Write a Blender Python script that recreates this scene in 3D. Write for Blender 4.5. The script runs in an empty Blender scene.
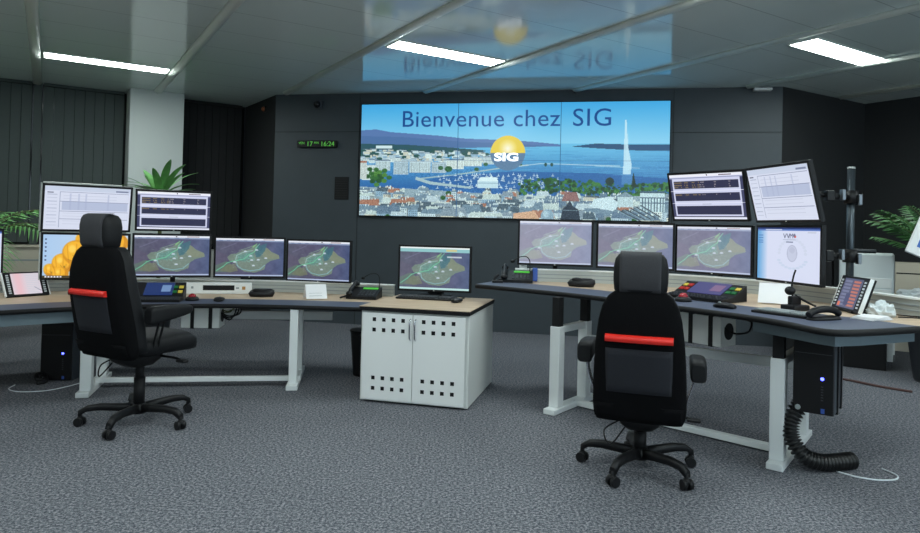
import bpy, bmesh, math, random
import numpy as np
from mathutils import Vector, Matrix
random.seed(7)
S = bpy.context.scene
C = bpy.data.collections.new('room'); S.collection.children.link(C)
PI = math.pi; R = math.radians

# ---------------------------------------------------------------- materials
def lin(c):
    return tuple((v/255/12.92 if v/255 <= .04045 else ((v/255+.055)/1.055)**2.4) for v in c)
def mat(name, rgb, rough=.5, metal=0., spec=.5, noise=0., nscale=30., bump=0., emit=None, es=1., coat=0.):
    m = bpy.data.materials.new(name); m.use_nodes = True
    nt = m.node_tree; b = nt.nodes['Principled BSDF']
    c = lin(rgb)
    b.inputs['Base Color'].default_value = (*c, 1); b.inputs['Roughness'].default_value = rough
    b.inputs['Metallic'].default_value = metal; b.inputs['Specular IOR Level'].default_value = spec
    b.inputs['Coat Weight'].default_value = coat
    if noise or bump:
        tc = nt.nodes.new('ShaderNodeTexCoord'); n = nt.nodes.new('ShaderNodeTexNoise')
        n.inputs['Scale'].default_value = nscale; n.inputs['Detail'].default_value = 3
        nt.links.new(tc.outputs['Object'], n.inputs['Vector'])
        if noise:
            r = nt.nodes.new('ShaderNodeValToRGB')
            r.color_ramp.elements[0].position = .3; r.color_ramp.elements[1].position = .7
            r.color_ramp.elements[0].color = (*[v*(1-noise) for v in c], 1)
            r.color_ramp.elements[1].color = (*[min(1, v*(1+noise)) for v in c], 1)
            nt.links.new(n.outputs['Fac'], r.inputs['Fac']); nt.links.new(r.outputs['Color'], b.inputs['Base Color'])
        if bump:
            bp = nt.nodes.new('ShaderNodeBump'); bp.inputs['Strength'].default_value = bump; bp.inputs['Distance'].default_value = .005
            nt.links.new(n.outputs['Fac'], bp.inputs['Height']); nt.links.new(bp.outputs['Normal'], b.inputs['Normal'])
    if emit:
        b.inputs['Emission Color'].default_value = (*lin(emit), 1); b.inputs['Emission Strength'].default_value = es
    return m

def carpet_mat():
    m = mat('carpet', (88, 92, 100), .95, spec=.1); nt = m.node_tree; b = nt.nodes['Principled BSDF']
    tc = nt.nodes.new('ShaderNodeTexCoord')
    n1 = nt.nodes.new('ShaderNodeTexNoise'); n1.inputs['Scale'].default_value = 62; n1.inputs['Detail'].default_value = 2; n1.inputs['Roughness'].default_value = .9; n1.noise_dimensions = '3D'
    n2 = nt.nodes.new('ShaderNodeTexNoise'); n2.inputs['Scale'].default_value = 1.3; n2.inputs['Detail'].default_value = 3
    r = nt.nodes.new('ShaderNodeValToRGB'); e = r.color_ramp.elements
    e[0].position = .36; e[0].color = (*lin((62, 66, 74)), 1)
    e[1].position = .66; e[1].color = (*lin((162, 160, 164)), 1)
    x = e.new(.5); x.color = (*lin((104, 107, 114)), 1)
    mx = nt.nodes.new('ShaderNodeMix'); mx.data_type = 'RGBA'; mx.blend_type = 'MULTIPLY'; mx.inputs[0].default_value = .18
    nt.links.new(tc.outputs['Object'], n1.inputs['Vector']); nt.links.new(tc.outputs['Object'], n2.inputs['Vector'])
    nt.links.new(n1.outputs['Fac'], r.inputs['Fac']); nt.links.new(r.outputs['Color'], mx.inputs[6]); nt.links.new(n2.outputs['Fac'], mx.inputs[7])
    nt.links.new(mx.outputs[2], b.inputs['Base Color'])
    bp = nt.nodes.new('ShaderNodeBump'); bp.inputs['Strength'].default_value = .25; bp.inputs['Distance'].default_value = .004
    nt.links.new(n1.outputs['Fac'], bp.inputs['Height']); nt.links.new(bp.outputs['Normal'], b.inputs['Normal'])
    return m

def wood_mat():
    m = mat('pale_wood', (196, 174, 148), .45); nt = m.node_tree; b = nt.nodes['Principled BSDF']
    tc = nt.nodes.new('ShaderNodeTexCoord'); mp = nt.nodes.new('ShaderNodeMapping'); mp.inputs['Scale'].default_value = (1.2, 14, 1)
    n = nt.nodes.new('ShaderNodeTexNoise'); n.inputs['Scale'].default_value = 3; n.inputs['Detail'].default_value = 5
    r = nt.nodes.new('ShaderNodeValToRGB'); r.color_ramp.elements[0].position = .3; r.color_ramp.elements[1].position = .7
    r.color_ramp.elements[0].color = (*lin((178, 152, 124)), 1); r.color_ramp.elements[1].color = (*lin((208, 186, 160)), 1)
    nt.links.new(tc.outputs['Object'], mp.inputs['Vector']); nt.links.new(mp.outputs['Vector'], n.inputs['Vector'])
    nt.links.new(n.outputs['Fac'], r.inputs['Fac']); nt.links.new(r.outputs['Color'], b.inputs['Base Color'])
    return m

def ceiling_mat():
    # satin metal panels; thin dark joints run across the bays (object X = across rails, Y = along rails)
    m = mat('ceiling_panels', (226, 236, 235), .09, metal=0., spec=.8); nt = m.node_tree; b = nt.nodes['Principled BSDF']
    tc = nt.nodes.new('ShaderNodeTexCoord'); sp = nt.nodes.new('ShaderNodeSeparateXYZ')
    nt.links.new(tc.outputs['Object'], sp.inputs[0])
    a = nt.nodes.new('ShaderNodeMath'); a.operation = 'MULTIPLY'; a.inputs[1].default_value = 1/.7
    f = nt.nodes.new('ShaderNodeMath'); f.operation = 'FRACT'
    l = nt.nodes.new('ShaderNodeMath'); l.operation = 'LESS_THAN'; l.inputs[1].default_value = .014
    nt.links.new(sp.outputs['Y'], a.inputs[0]); nt.links.new(a.outputs[0], f.inputs[0]); nt.links.new(f.outputs[0], l.inputs[0])
    mx = nt.nodes.new('ShaderNodeMix'); mx.data_type = 'RGBA'
    mx.inputs[6].default_value = (*lin((226, 238, 236)), 1); mx.inputs[7].default_value = (*lin((178, 190, 190)), 1)
    nt.links.new(l.outputs[0], mx.inputs[0]); nt.links.new(mx.outputs[2], b.inputs['Base Color'])
    return m

def screen_mat(name, strength):
    m = bpy.data.materials.new(name); m.use_nodes = True; nt = m.node_tree; b = nt.nodes['Principled BSDF']
    b.inputs['Base Color'].default_value = (.01, .01, .01, 1); b.inputs['Roughness'].default_value = .35
    at = nt.nodes.new('ShaderNodeAttribute'); at.attribute_name = 'Col'
    nt.links.new(at.outputs['Color'], b.inputs['Emission Color']); b.inputs['Emission Strength'].default_value = strength
    return m

M = dict(
    carpet=carpet_mat(), wood=wood_mat(), ceiling=ceiling_mat(),
    rail=mat('ceiling_rail_metal', (232, 238, 230), .4, .0),
    wall_dark=mat('dark_wall_panel', (60, 68, 74), .55, noise=.04, nscale=4),
    wall_black=mat('black_wall', (34, 35, 37), .8),
    wall_side=mat('charcoal_fabric_wall', (38, 40, 42), .85, noise=.08, nscale=60),
    wall_pale=mat('pale_wall', (190, 190, 186), .8),
    pillar=mat('pillar_paint', (196, 202, 200), .7, bump=.25, nscale=60),
    blind=mat('blind_fabric', (68, 76, 75), .85, noise=.06, nscale=90),
    blind_dark=mat('dark_blind_fabric', (29, 30, 31), .9, noise=.06, nscale=90),
    glass_dark=mat('night_glass', (10, 12, 15), .08),
    white=mat('white_paint', (238, 240, 239), .4),
    offwhite=mat('offwhite_metal', (226, 229, 226), .45),
    leg=mat('white_leg_metal', (226, 230, 230), .35),
    alu=mat('brushed_aluminium', (190, 194, 190), .35, .25),
    greyside=mat('grey_plastic', (150, 158, 160), .5),
    apron=mat('blue_grey_steel', (108, 124, 132), .45, .2),
    inlay=mat('slate_blue_inlay', (72, 80, 100), .55),
    black=mat('black_plastic', (20, 20, 22), .45, spec=.3),
    blackm=mat('matt_black_metal', (19, 19, 21), .6, spec=.3),
    fabric=mat('black_chair_fabric', (13, 13, 15), .95, spec=.1, bump=.35, nscale=140),
    leather=mat('black_leather', (15, 16, 19), .6, spec=.3, bump=.15, nscale=50),
    greyfab=mat('charcoal_fabric', (54, 54, 58), .85, noise=.12, nscale=220),
    greyfab2=mat('slate_fabric', (26, 28, 36), .85, noise=.12, nscale=220),
    red=mat('red_plastic', (236, 44, 34), .4), darkred=mat('dark_red_ball', (150, 22, 34), .25),
    chrome=mat('chrome', (200, 200, 205), .15, 1.),
    key=mat('key_plastic', (52, 54, 60), .5), keylight=mat('light_keys', (205, 210, 215), .5),
    lamp=mat('lamp_diffuser', (255, 255, 255), .5, emit=(240, 252, 250), es=33),
    led=mat('blue_led', (60, 60, 255), .3, emit=(70, 80, 255), es=9),
    green_led=mat('green_clock_digits', (40, 160, 60), .4, emit=(96, 176, 70), es=.7),
    green_lcd=mat('green_lcd', (70, 170, 60), .4, emit=(70, 165, 50), es=.6),
    sc_blue=mat('console_display', (12, 14, 20), .3, emit=(36, 58, 116), es=.8),
    sc_pale=mat('console_window', (14, 16, 20), .3, emit=(130, 165, 215), es=.7),
    sc_violet=mat('console_violet', (14, 14, 20), .3, emit=(84, 84, 140), es=.75),
    sc_pink=mat('console_pink', (14, 14, 20), .3, emit=(140, 112, 150), es=.8),
    b_green=mat('green_button', (20, 90, 44), .4, emit=(16, 80, 40), es=.4),
    b_yellow=mat('yellow_button', (180, 160, 60), .4, emit=(170, 150, 50), es=.4),
    b_red=mat('red_button', (150, 34, 28), .4, emit=(150, 40, 30), es=.4),
    leaf=mat('palm_leaf', (98, 156, 84), .5, noise=.25, nscale=9),
    leaf_dark=mat('dark_palm_leaf', (46, 90, 42), .5, noise=.25, nscale=9),
    stem=mat('palm_stem', (84, 92, 48), .7), soil=mat('soil', (40, 32, 26), .95),
    pot=mat('charcoal_planter', (40, 43, 48), .5), paper=mat('white_paper', (236, 236, 238), .7),
    beige=mat('beige_cabinet', (196, 188, 170), .5), plastic_bag=mat('translucent_plastic', (214, 222, 224), .25),
    greenbox=mat('green_packet', (36, 110, 90), .5), blueband=mat('blue_band', (60, 110, 190), .5),
    printer=mat('printer_grey', (206, 214, 214), .5), printer_dk=mat('printer_dark', (48, 54, 60), .5),
    text_navy=mat('navy_letters', (20, 60, 120), .5, emit=(22, 66, 122), es=1.),
    text_white=mat('white_letters', (240, 245, 250), .5, emit=(238, 244, 250), es=1.),
    amber=mat('amber_lamp', (150, 80, 40), .4), wirewhite=mat('white_cable', (214, 220, 224), .4),
    rubber=mat('rubber_hose', (22, 23, 24), .35), ochre=mat('ochre_socket', (190, 140, 80), .5),
    edge=mat('black_edging', (14, 14, 16), .6, spec=.3), tower_side=mat('dark_grey_steel', (62, 68, 76), .5), darkchrome=mat('dark_chrome', (120, 126, 132), .35, .8),
    blue=mat('blue_plastic', (58, 92, 176), .4), brown=mat('brown_cable', (80, 52, 48), .6),
)
SCR = screen_mat('screen_pixels', 1.0); SCR_DIM = screen_mat('screen_pixels_dim', .62)

# ---------------------------------------------------------------- mesh helpers
def bm_new(): return bmesh.new()
def _flush(tmp, bm, mtx=None):
    if mtx is not None: bmesh.ops.transform(tmp, matrix=mtx, verts=tmp.verts)
    vm = {}
    for v in tmp.verts: vm[v] = bm.verts.new(v.co)
    for f in tmp.faces:
        try:
            nf = bm.faces.new([vm[v] for v in f.verts]); nf.smooth = f.smooth
        except ValueError: pass
    tmp.free()
def box(bm, c, s, rz=0, bev=0, rx=0, ry=0, seg=2):
    t = bmesh.new(); bmesh.ops.create_cube(t, size=1)
    bmesh.ops.scale(t, vec=s, verts=t.verts)
    if bev: bmesh.ops.bevel(t, geom=t.edges[:], offset=bev, segments=seg, profile=.5, affect='EDGES')
    _flush(t, bm, Matrix.Translation(c) @ Matrix.Rotation(rz, 4, 'Z') @ Matrix.Rotation(ry, 4, 'Y') @ Matrix.Rotation(rx, 4, 'X'))
    return bm
def cyl(bm, a, b, r, r2=None, n=16, cap=True):
    a = Vector(a); b = Vector(b); d = b-a; L = d.length
    t = bmesh.new(); bmesh.ops.create_cone(t, cap_ends=cap, segments=n, radius1=r, radius2=r if r2 is None else r2, depth=L)
    for f in t.faces: f.smooth = len(f.verts) == 4
    _flush(t, bm, Matrix.Translation((a+b)/2) @ d.to_track_quat('Z', 'Y').to_matrix().to_4x4())
    return bm
def ball(bm, c, s, n=16):
    t = bmesh.new(); bmesh.ops.create_uvsphere(t, u_segments=n, v_segments=max(6, n//2), radius=1)
    for f in t.faces: f.smooth = True
    _flush(t, bm, Matrix.Translation(c) @ Matrix.Diagonal((*s, 1)) if hasattr(s, '__len__') else Matrix.Translation(c) @ Matrix.Scale(s, 4))
    return bm
def tube(bm, pts, r, n=8, smooth=True):
    pts = [Vector(p) for p in pts]
    if smooth and len(pts) > 2:
        out = []
        P = [pts[0]]+pts+[pts[-1]]
        for i in range(1, len(P)-2):
            for k in range(6):
                t = k/6; a, b, c, d = P[i-1], P[i], P[i+1], P[i+2]
                out.append(.5*((2*b)+(-a+c)*t+(2*a-5*b+4*c-d)*t*t+(-a+3*b-3*c+d)*t**3))
        out.append(pts[-1]); pts = out
    rings = []; up = Vector((0, 0, 1))
    prev = None
    for i, p in enumerate(pts):
        d = (pts[min(i+1, len(pts)-1)]-pts[max(i-1, 0)]).normalized()
        if prev is None:
            x = d.cross(up);
            if x.length < 1e-3: x = d.cross(Vector((0, 1, 0)))
        else: x = prev - d*prev.dot(d)
        x.normalize(); prev = x; y = d.cross(x)
        rr = r(i/(len(pts)-1)) if callable(r) else r
        rings.append([bm.verts.new(p+x*rr*math.cos(2*PI*k/n)+y*rr*math.sin(2*PI*k/n)) for k in range(n)])
    skin(bm, rings); return bm
def skin(bm, rings, cap=True):
    n = len(rings[0])
    for a, b in zip(rings, rings[1:]):
        for k in range(n):
            f = bm.faces.new((a[k], a[(k+1) % n], b[(k+1) % n], b[k])); f.smooth = True
    if cap:
        bm.faces.new(rings[0][::-1]); bm.faces.new(rings[-1])
def sring(c, hx, hy, e, n=28, ax='z'):
    out = []
    for k in range(n):
        t = 2*PI*k/n; a, b = math.cos(t), math.sin(t)
        x = hx*math.copysign(abs(a)**(2/e), a); y = hy*math.copysign(abs(b)**(2/e), b)
        out.append((c[0]+x, c[1]+y, c[2]) if ax == 'z' else (c[0]+x, c[1], c[2]+y))
    return out
def loft(bm, secs, e=4, n=28, ax='z'):
    # secs: (centre, hx, hy) ; rings stacked along ax
    rings = [[bm.verts.new(p) for p in sring(c, hx, hy, e, n, ax)] for c, hx, hy in secs]
    skin(bm, rings); return bm
def prism(bm, poly, z0, z1, bev=0):
    t = bmesh.new(); vs = [t.verts.new((x, y, z0)) for x, y in poly]
    f = t.faces.new(vs); r = bmesh.ops.extrude_face_region(t, geom=[f])
    for v in r['geom']:
        if isinstance(v, bmesh.types.BMVert): v.co.z = z1
    bmesh.ops.recalc_face_normals(t, faces=t.faces)
    if bev: bmesh.ops.bevel(t, geom=t.edges[:], offset=bev, segments=2, profile=.5, affect='EDGES')
    bmesh.ops.triangulate(t, faces=[f for f in t.faces if len(f.verts) > 4])
    _flush(t, bm); return bm
def bar(bm, a, b, w, z0, z1, bev=.004):
    # upright strip of width w from plan point a to plan point b
    ax, ay = a; bx, by = b; L = math.hypot(bx-ax, by-ay)
    return box(bm, ((ax+bx)/2, (ay+by)/2, (z0+z1)/2), (L, w, z1-z0), math.atan2(by-ay, bx-ax), bev)
def strip(bm, pts, w, z0, z1):
    pts = [Vector((x, y)) for x, y in pts]; L, Rr = [], []
    for i, p in enumerate(pts):
        d0 = (p-pts[i-1]).normalized() if i else None; d1 = (pts[i+1]-p).normalized() if i+1 < len(pts) else None
        d = ((d0 or d1)+(d1 or d0)).normalized(); nrm = Vector((-d.y, d.x)); L.append(p+nrm*w/2); Rr.append(p-nrm*w/2)
    rings = [[bm.verts.new((q.x, q.y, z)) for q, z in ((l, z0), (r, z0), (r, z1), (l, z1))] for l, r in zip(L, Rr)]
    n0 = len(bm.faces); skin(bm, rings)
    bm.faces.ensure_lookup_table()
    for f in bm.faces[n0:]: f.smooth = False
    return bm
def smooth_poly(pts, k=3, it=2):
    pts = [Vector(p) for p in pts]
    for _ in range(it):
        o = [pts[0]]
        for a, b in zip(pts, pts[1:]): o += [a*.75+b*.25, a*.25+b*.75]
        o.append(pts[-1]); pts = o
    return [tuple(p) for p in pts]

def obj(name, bm, m, parent=None, label=None, world=None):
    bmesh.ops.recalc_face_normals(bm, faces=bm.faces)
    me = bpy.data.meshes.new(name); bm.to_mesh(me); bm.free()
    me.materials.append(M[m] if isinstance(m, str) else m)
    o = bpy.data.objects.new(name, me); C.objects.link(o)
    if parent is not None:
        o.parent = parent
        if world:
            r = world if world is not True else parent
            me.transform(r_matrix(r).inverted())
    if label: o['label'] = label
    return o
def r_matrix(r): return Matrix.Translation(r.location) @ r.rotation_euler.to_matrix().to_4x4()
def tag(o, label, cat, group=None):
    o['label'] = label; o['category'] = cat
    if group: o['group'] = group
    return o
def thing(name, label, cat, loc=(0, 0, 0), rz=0, group=None):
    o = bpy.data.objects.new(name, None); C.objects.link(o); o.empty_display_size = .1
    o.location = loc; o.rotation_euler = (0, 0, rz)
    return tag(o, label, cat, group)
def struct(name, bm, m, parent=None, **k):
    o = obj(name, bm, m, parent, **k)
    if parent is None: o['kind'] = 'structure'
    return o
def copy_tree(o, parent=None):
    c = o.copy(); C.objects.link(c)
    if parent is not None: c.parent = parent
    for ch in [x for x in bpy.data.objects if x.parent == o]: copy_tree(ch, c)
    return c

# ---------------------------------------------------------------- painted screen pictures
def grid_screen(name, w, h, img, m, parent, label=None):
    H, W = img.shape[:2]
    xs = np.linspace(-w/2, w/2, W+1); zs = np.linspace(h/2, -h/2, H+1)
    X, Z = np.meshgrid(xs, zs); co = np.stack([X, np.zeros_like(X), Z], -1).reshape(-1, 3)
    i, j = np.meshgrid(np.arange(H), np.arange(W), indexing='ij'); a = (i*(W+1)+j).ravel()
    F = np.stack([a, a+W+1, a+W+2, a+1], -1)
    me = bpy.data.meshes.new(name); me.vertices.add(len(co)); me.vertices.foreach_set('co', co.ravel().astype('f4'))
    me.loops.add(F.size); me.loops.foreach_set('vertex_index', F.ravel().astype('i4'))
    me.polygons.add(len(F)); me.polygons.foreach_set('loop_start', np.arange(0, F.size, 4, dtype='i4'))
    me.polygons.foreach_set('loop_total', np.full(len(F), 4, dtype='i4')); me.update(calc_edges=True)
    v = np.clip(img, 0, 255)/255.; l = np.where(v <= .04045, v/12.92, ((v+.055)/1.055)**2.4)
    col = np.ones((len(F), 4, 4), 'f4'); col[:, :, :3] = l.reshape(-1, 1, 3)
    at = me.color_attributes.new('Col', 'FLOAT_COLOR', 'CORNER'); at.data.foreach_set('color', col.ravel())
    me.materials.append(m)
    o = bpy.data.objects.new(name, me); C.objects.link(o)
    if parent is not None: o.parent = parent
    if label: o['label'] = label
    return o
class Cv:
    def __init__(s, W, H, c): s.W, s.H = W, H; s.a = np.ones((H, W, 3))*np.array(c, float); s.y, s.x = np.mgrid[0:H, 0:W]+.5
    def mask_poly(s, pts):
        m = np.zeros((s.H, s.W), bool); n = len(pts)
        for i in range(n):
            x1, y1 = pts[i]; x2, y2 = pts[(i+1) % n]
            if y1 == y2: continue
            c = ((s.y >= min(y1, y2)) & (s.y < max(y1, y2))); xi = x1+(s.y-y1)*(x2-x1)/(y2-y1); m ^= c & (s.x < xi)
        return m
    def poly(s, pts, c, al=1.):
        m = s.mask_poly(pts); s.a[m] = s.a[m]*(1-al)+np.array(c)*al; return m
    def rect(s, x0, y0, x1, y1, c, al=1.):
        X0, X1, Y0, Y1 = [max(0, int(round(v))) for v in (x0, x1, y0, y1)]
        s.a[Y0:Y1, X0:X1] = s.a[Y0:Y1, X0:X1]*(1-al)+np.array(c)*al
    def line(s, pts, w, c, al=1.):
        for (x1, y1), (x2, y2) in zip(pts, pts[1:]):
            dx, dy = x2-x1, y2-y1; L = dx*dx+dy*dy+1e-9
            t = np.clip(((s.x-x1)*dx+(s.y-y1)*dy)/L, 0, 1); d = np.hypot(s.x-x1-t*dx, s.y-y1-t*dy)
            k = np.clip(w/2+.5-d, 0, 1)[..., None]*al; s.a = s.a*(1-k)+np.array(c)*k
    def disc(s, cx, cy, rx, ry, c, al=1., soft=.5):
        d = np.hypot((s.x-cx)/rx, (s.y-cy)/ry); k = np.clip((1-d)*min(rx, ry)/soft, 0, 1)[..., None]*al; s.a = s.a*(1-k)+np.array(c)*k
    def noise(s, amp, cell, seed):
        rg = np.random.RandomState(seed); g = rg.rand(s.H//cell+2, s.W//cell+2)
        fy, fx = s.y/cell, s.x/cell; iy, ix = fy.astype(int), fx.astype(int); ty, tx = fy-iy, fx-ix
        v = g[iy, ix]*(1-ty)*(1-tx)+g[iy, ix+1]*(1-ty)*tx+g[iy+1, ix]*ty*(1-tx)+g[iy+1, ix+1]*ty*tx
        s.a += ((v-.5)*2*amp)[..., None]

def map_picture(light=0., teal=False):
    W, H = 144, 88; c = Cv(W, H, (80, 84, 112)); k = c.x/W
    c.a[..., 0] = 82+10*np.sin(k*3)-14*k; c.a[..., 1] = 84-2*k; c.a[..., 2] = 104+16*k
    c.noise(9, 14, 3); c.noise(6, 5, 4)
    c.poly([(0, 40), (0, 72), (30, 48), (24, 40), (0, 28)], (94, 84, 108), .45)
    c.line([(10, 26), (44, 10)], 2, (116, 116, 146), .6)
    c.poly([(0, 80), (0, 64), (22, 54), (30, 58), (40, 74), (30, 78)], (92, 112, 104), .9)     # south-west land
    c.poly([(10, 76), (24, 62), (40, 60), (48, 76), (30, 80)], (112, 118, 96), .8)
    c.poly([(24, 44), (32, 37), (42, 36), (56, 28), (72, 24), (82, 14), (92, 18), (94, 30), (106, 20), (118, 30), (134, 38), (136, 46),
            (116, 52), (106, 60), (104, 72), (84, 80), (62, 78), (48, 70), (40, 58), (28, 52)], (112, 130, 118), .95)
    c.poly([(100, 22), (110, 22), (118, 32), (134, 38), (134, 46), (112, 48), (100, 42)], (126, 134, 112), .8)
    c.poly([(88, 18), (108, 10), (104, 28), (94, 42), (86, 44), (82, 34), (86, 24)], (58, 104, 118), .85)     # lake
    c.poly([(46, 40), (72, 30), (82, 34), (80, 44), (60, 54), (46, 52)], (90, 136, 130), .7)
    rg = np.random.RandomState(5)
    for _ in range(170):
        x, y = rg.uniform(34, 100), rg.uniform(28, 70); c.line([(x, y), (x+rg.uniform(-5, 5), y+rg.uniform(-3, 3))], .7, (150, 168, 160), .4)
    for _ in range(60):
        x, y = rg.uniform(42, 84), rg.uniform(34, 56); c.line([(x, y), (x+rg.uniform(-6, 6), y+rg.uniform(-4, 4))], .7, (120, 184, 170), .6)
    c.noise(5, 3, 9)
    c.line([(2, 76), (16, 66), (24, 58), (34, 54), (44, 52), (60, 48), (70, 38), (82, 30), (84, 22), (92, 12)], 1.5, (110, 205, 160), .9)
    c.line([(78, 20), (86, 12)], 1.6, (140, 224, 130), .8)
    c.line([(42, 50), (44, 40), (54, 34), (66, 30), (78, 28)], 1.2, (170, 215, 215), .8)
    c.line([(44, 54), (46, 64), (56, 72), (74, 76), (94, 72), (104, 62)], 1.2, (140, 200, 215), .8)
    c.line([(50, 28), (66, 22), (80, 16)], 1, (150, 200, 150), .7)
    for x, y in ((40, 55), (62, 30), (86, 26), (74, 40), (76, 50), (90, 49), (106, 45), (80, 63)):
        c.disc(x, y, 3.4, 1.8, (200, 214, 224), .9); c.line([(x-3, y+1.5), (x+3, y+1.5)], 1, (190, 205, 225), .8)
    c.rect(0, 0, W, 4, (226, 230, 240)); c.rect(0, 4, W, 7, (150, 168, 200), .8)
    for x in (6, 22, 40, 58, 76, 96): c.rect(x, 4.4, x+8, 6, (80, 96, 140), .6)
    c.rect(78, 1, 81, 3, (30, 30, 40)); c.rect(100, 1, 124, 3, (150, 120, 120), .7)
    c.rect(0, H-3, W, H, (170, 184, 214))
    if teal:
        c.rect(0, 0, W, 3, (240, 246, 246)); c.rect(0, 3, W, 10, (140, 196, 200)); c.rect(96, 4, 118, 8, (226, 200, 120), .8); c.rect(0, H-4, W, H, (190, 228, 226))
        c.rect(98, 18, 128, 21, (220, 230, 235), .8); c.a = c.a*.9+np.array((150, 176, 180))*.1
    if light: c.a = c.a*(1-light)+np.array((210, 213, 232))*light
    return c.a
def table_picture():
    W, H = 144, 88; c = Cv(W, H, (206, 210, 236)); c.rect(0, 0, W, 5, (236, 238, 248)); c.rect(0, 6, W, 8, (150, 156, 190))
    c.rect(0, 8, 5, H-4, (62, 66, 100)); c.rect(W-5, 8, W, H-4, (62, 66, 100))
    for y0, y1 in ((13, 28), (37, 52), (62, 79)): c.rect(8, y0, W-8, y1, (44, 46, 76))
    rg = np.random.RandomState(2)
    for y in (15, 20, 24, 39):
        for x0, x1 in ((9, 24), (30, 38), (46, 54), (57, 70), (90, 93), (118, 122)):
            for x in range(x0, x1, 2):
                if rg.rand() < .75: c.rect(x, y, x+1.4, y+2, (186, 160, 92) if x < 60 else (200, 190, 190), .85)
    for y in (8, 32, 56): c.rect(0, y+24 if y < 9 else y, W, (y+24 if y < 9 else y)+1, (236, 238, 252), .8)
    c.rect(62, 58, 80, 59, (150, 160, 180)); c.rect(0, H-6, W, H-4, (70, 72, 100)); c.rect(0, H-4, W, H, (226, 230, 246))
    c.rect(76, 1, 78, 4, (40, 40, 60)); c.rect(100, 2, 124, 4, (120, 110, 130))
    return c.a
def form_picture():
    W, H = 144, 88; c = Cv(W, H, (214, 220, 238)); c.rect(0, 0, W, 9, (198, 208, 228)); c.rect(24, 12, 25, H-4, (150, 160, 186))
    c.rect(24, 11, W-3, 12, (140, 148, 176)); c.rect(28, 30, W-4, 48, (180, 190, 216))
    for y in (30, 50, 66): c.rect(25, y, W-3, y+1, (130, 138, 168))
    for x in (40, 54, 66, 104): c.rect(x, 14, x+3, 48, (166, 176, 206), .5)
    for y in range(16, 84, 7): c.rect(4, y, 20, y+1.5, (176, 184, 206), .8)
    for y in (18, 24, 54, 60, 70, 76): c.rect(30, y, 120, y+1, (188, 194, 214), .7)
    c.rect(4, 12, 14, 14, (90, 96, 120)); c.rect(118, 5, 140, 8, (120, 130, 160)); return c.a
def page_picture():
    W, H = 144, 100; c = Cv(W, H, (214, 220, 242)); k = np.clip(1-c.x/26, 0, 1)[..., None]; c.a = c.a*(1-k)+np.array((90, 160, 214))*k
    c.rect(0, 0, W, 3, (30, 50, 110)); c.rect(0, 3, W, 6, (90, 120, 190)); c.rect(20, 3, 60, 5, (200, 210, 235))
    c.disc(84, 48, 12, 16, (176, 182, 206)); c.disc(84, 48, 10.6, 14.6, (196, 202, 224)); c.disc(84, 42, 7, 6, (180, 186, 210), .6)
    for t in np.linspace(0, PI, 14): c.disc(84-30*math.cos(t), 50-26*math.sin(t)-2, 4, 3, (204, 212, 232), .8)
    for t in np.linspace(.3, PI-.3, 10): c.disc(84-32*math.cos(t), 56+20*math.sin(t), 5, 2.4, (196, 210, 232), .8)
    for x in (64, 72): c.line([(x, 12), (x+3, 19), (x+6, 12)], 1.4, (84, 88, 116))
    c.line([(79, 19), (79, 12), (82, 15), (85, 12), (85, 19)], 1.2, (84, 88, 116)); c.disc(89, 15, 3, 4, (110, 112, 140)); c.disc(91, 17, 2, 2, (220, 70, 50))
    c.rect(70, 26, 86, 27.5, (110, 120, 150)); c.rect(62, 22, 92, 23, (170, 176, 200))
    for y in (14, 19, 24, 28): c.rect(2, y, 14, y+2, (60, 110, 180), .7)
    c.rect(118, 8, 136, 10, (190, 196, 214)); return c.a
def tulip_picture():
    W, H = 144, 88; c = Cv(W, H, (170, 202, 236)); c.a[..., 0] += 30*(c.x/W); c.a[..., 1] += 12*(c.x/W)
    rg = np.random.RandomState(11)
    for x, y, r in ((66, 10, 13), (92, 14, 18), (126, 16, 20), (14, 72, 13), (34, 58, 20), (56, 36, 25), (108, 44, 30), (30, 80, 15), (70, 66, 24), (100, 78, 22), (134, 60, 26), (130, 84, 18)):
        c.disc(x, y, r, r*1.05, (216, 146, 24), 1, 2); c.disc(x-3, y-3, r*.82, r*.86, (244, 182, 44), 1, 3)
        for q in (-.5, 0, .5): c.line([(x+q*r, y+r*.9), (x+q*r*1.3, y-r*.7)], 1, (198, 124, 20), .7)
        c.disc(x-r*.3, y-r*.3, r*.3, r*.4, (255, 216, 96), .8, 3)
        c.line([(x+2, y+r*.3), (x+5, y+r*1.8)], 1.6, (92, 76, 30)); [c.line([(x+4, y+r*.9), (x+4+r*.8*math.cos(q), y+r*.9-r*.8*math.sin(q))], .8, (150, 100, 24), .7) for q in (.4, .9, 1.5, 2.1, 2.7)]
    c.rect(0, H-5, W, H, (70, 60, 34)); [c.rect(x, H-4, x+3, H-1, (220, 220, 230)) for x in range(4, 34, 5)]
    for y in (8, 16, 24, 32, 42, 50): c.rect(3, y, 6, y+3, (60, 76, 120))
    return c.a
def panel_picture(pink=False):
    W, H = 60, 44; c = Cv(W, H, (214, 206, 216) if pink else (84, 88, 116)); rg = np.random.RandomState(3)
    if pink:
        k = np.exp(-((c.x-14)/12)**2)[..., None]*.6; c.a = c.a*(1-k)+np.array((238, 176, 184))*k
        for y in range(4, 42, 4): c.rect(30, y, 56, y+1, (190, 196, 208), .6)
        c.line([(46, 30), (58, 38)], 1, (80, 90, 120), .8)
    else:
        for y in range(3, 42, 5):
            c.rect(4, y, 26, y+3, (130, 134, 164), .8); c.rect(32, y, 54, y+3, (206, 116, 92), .85)
        c.rect(20, 22, 34, 40, (70, 74, 110)); c.rect(2, 36, 10, 42, (216, 110, 80))
    return c.a
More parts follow.
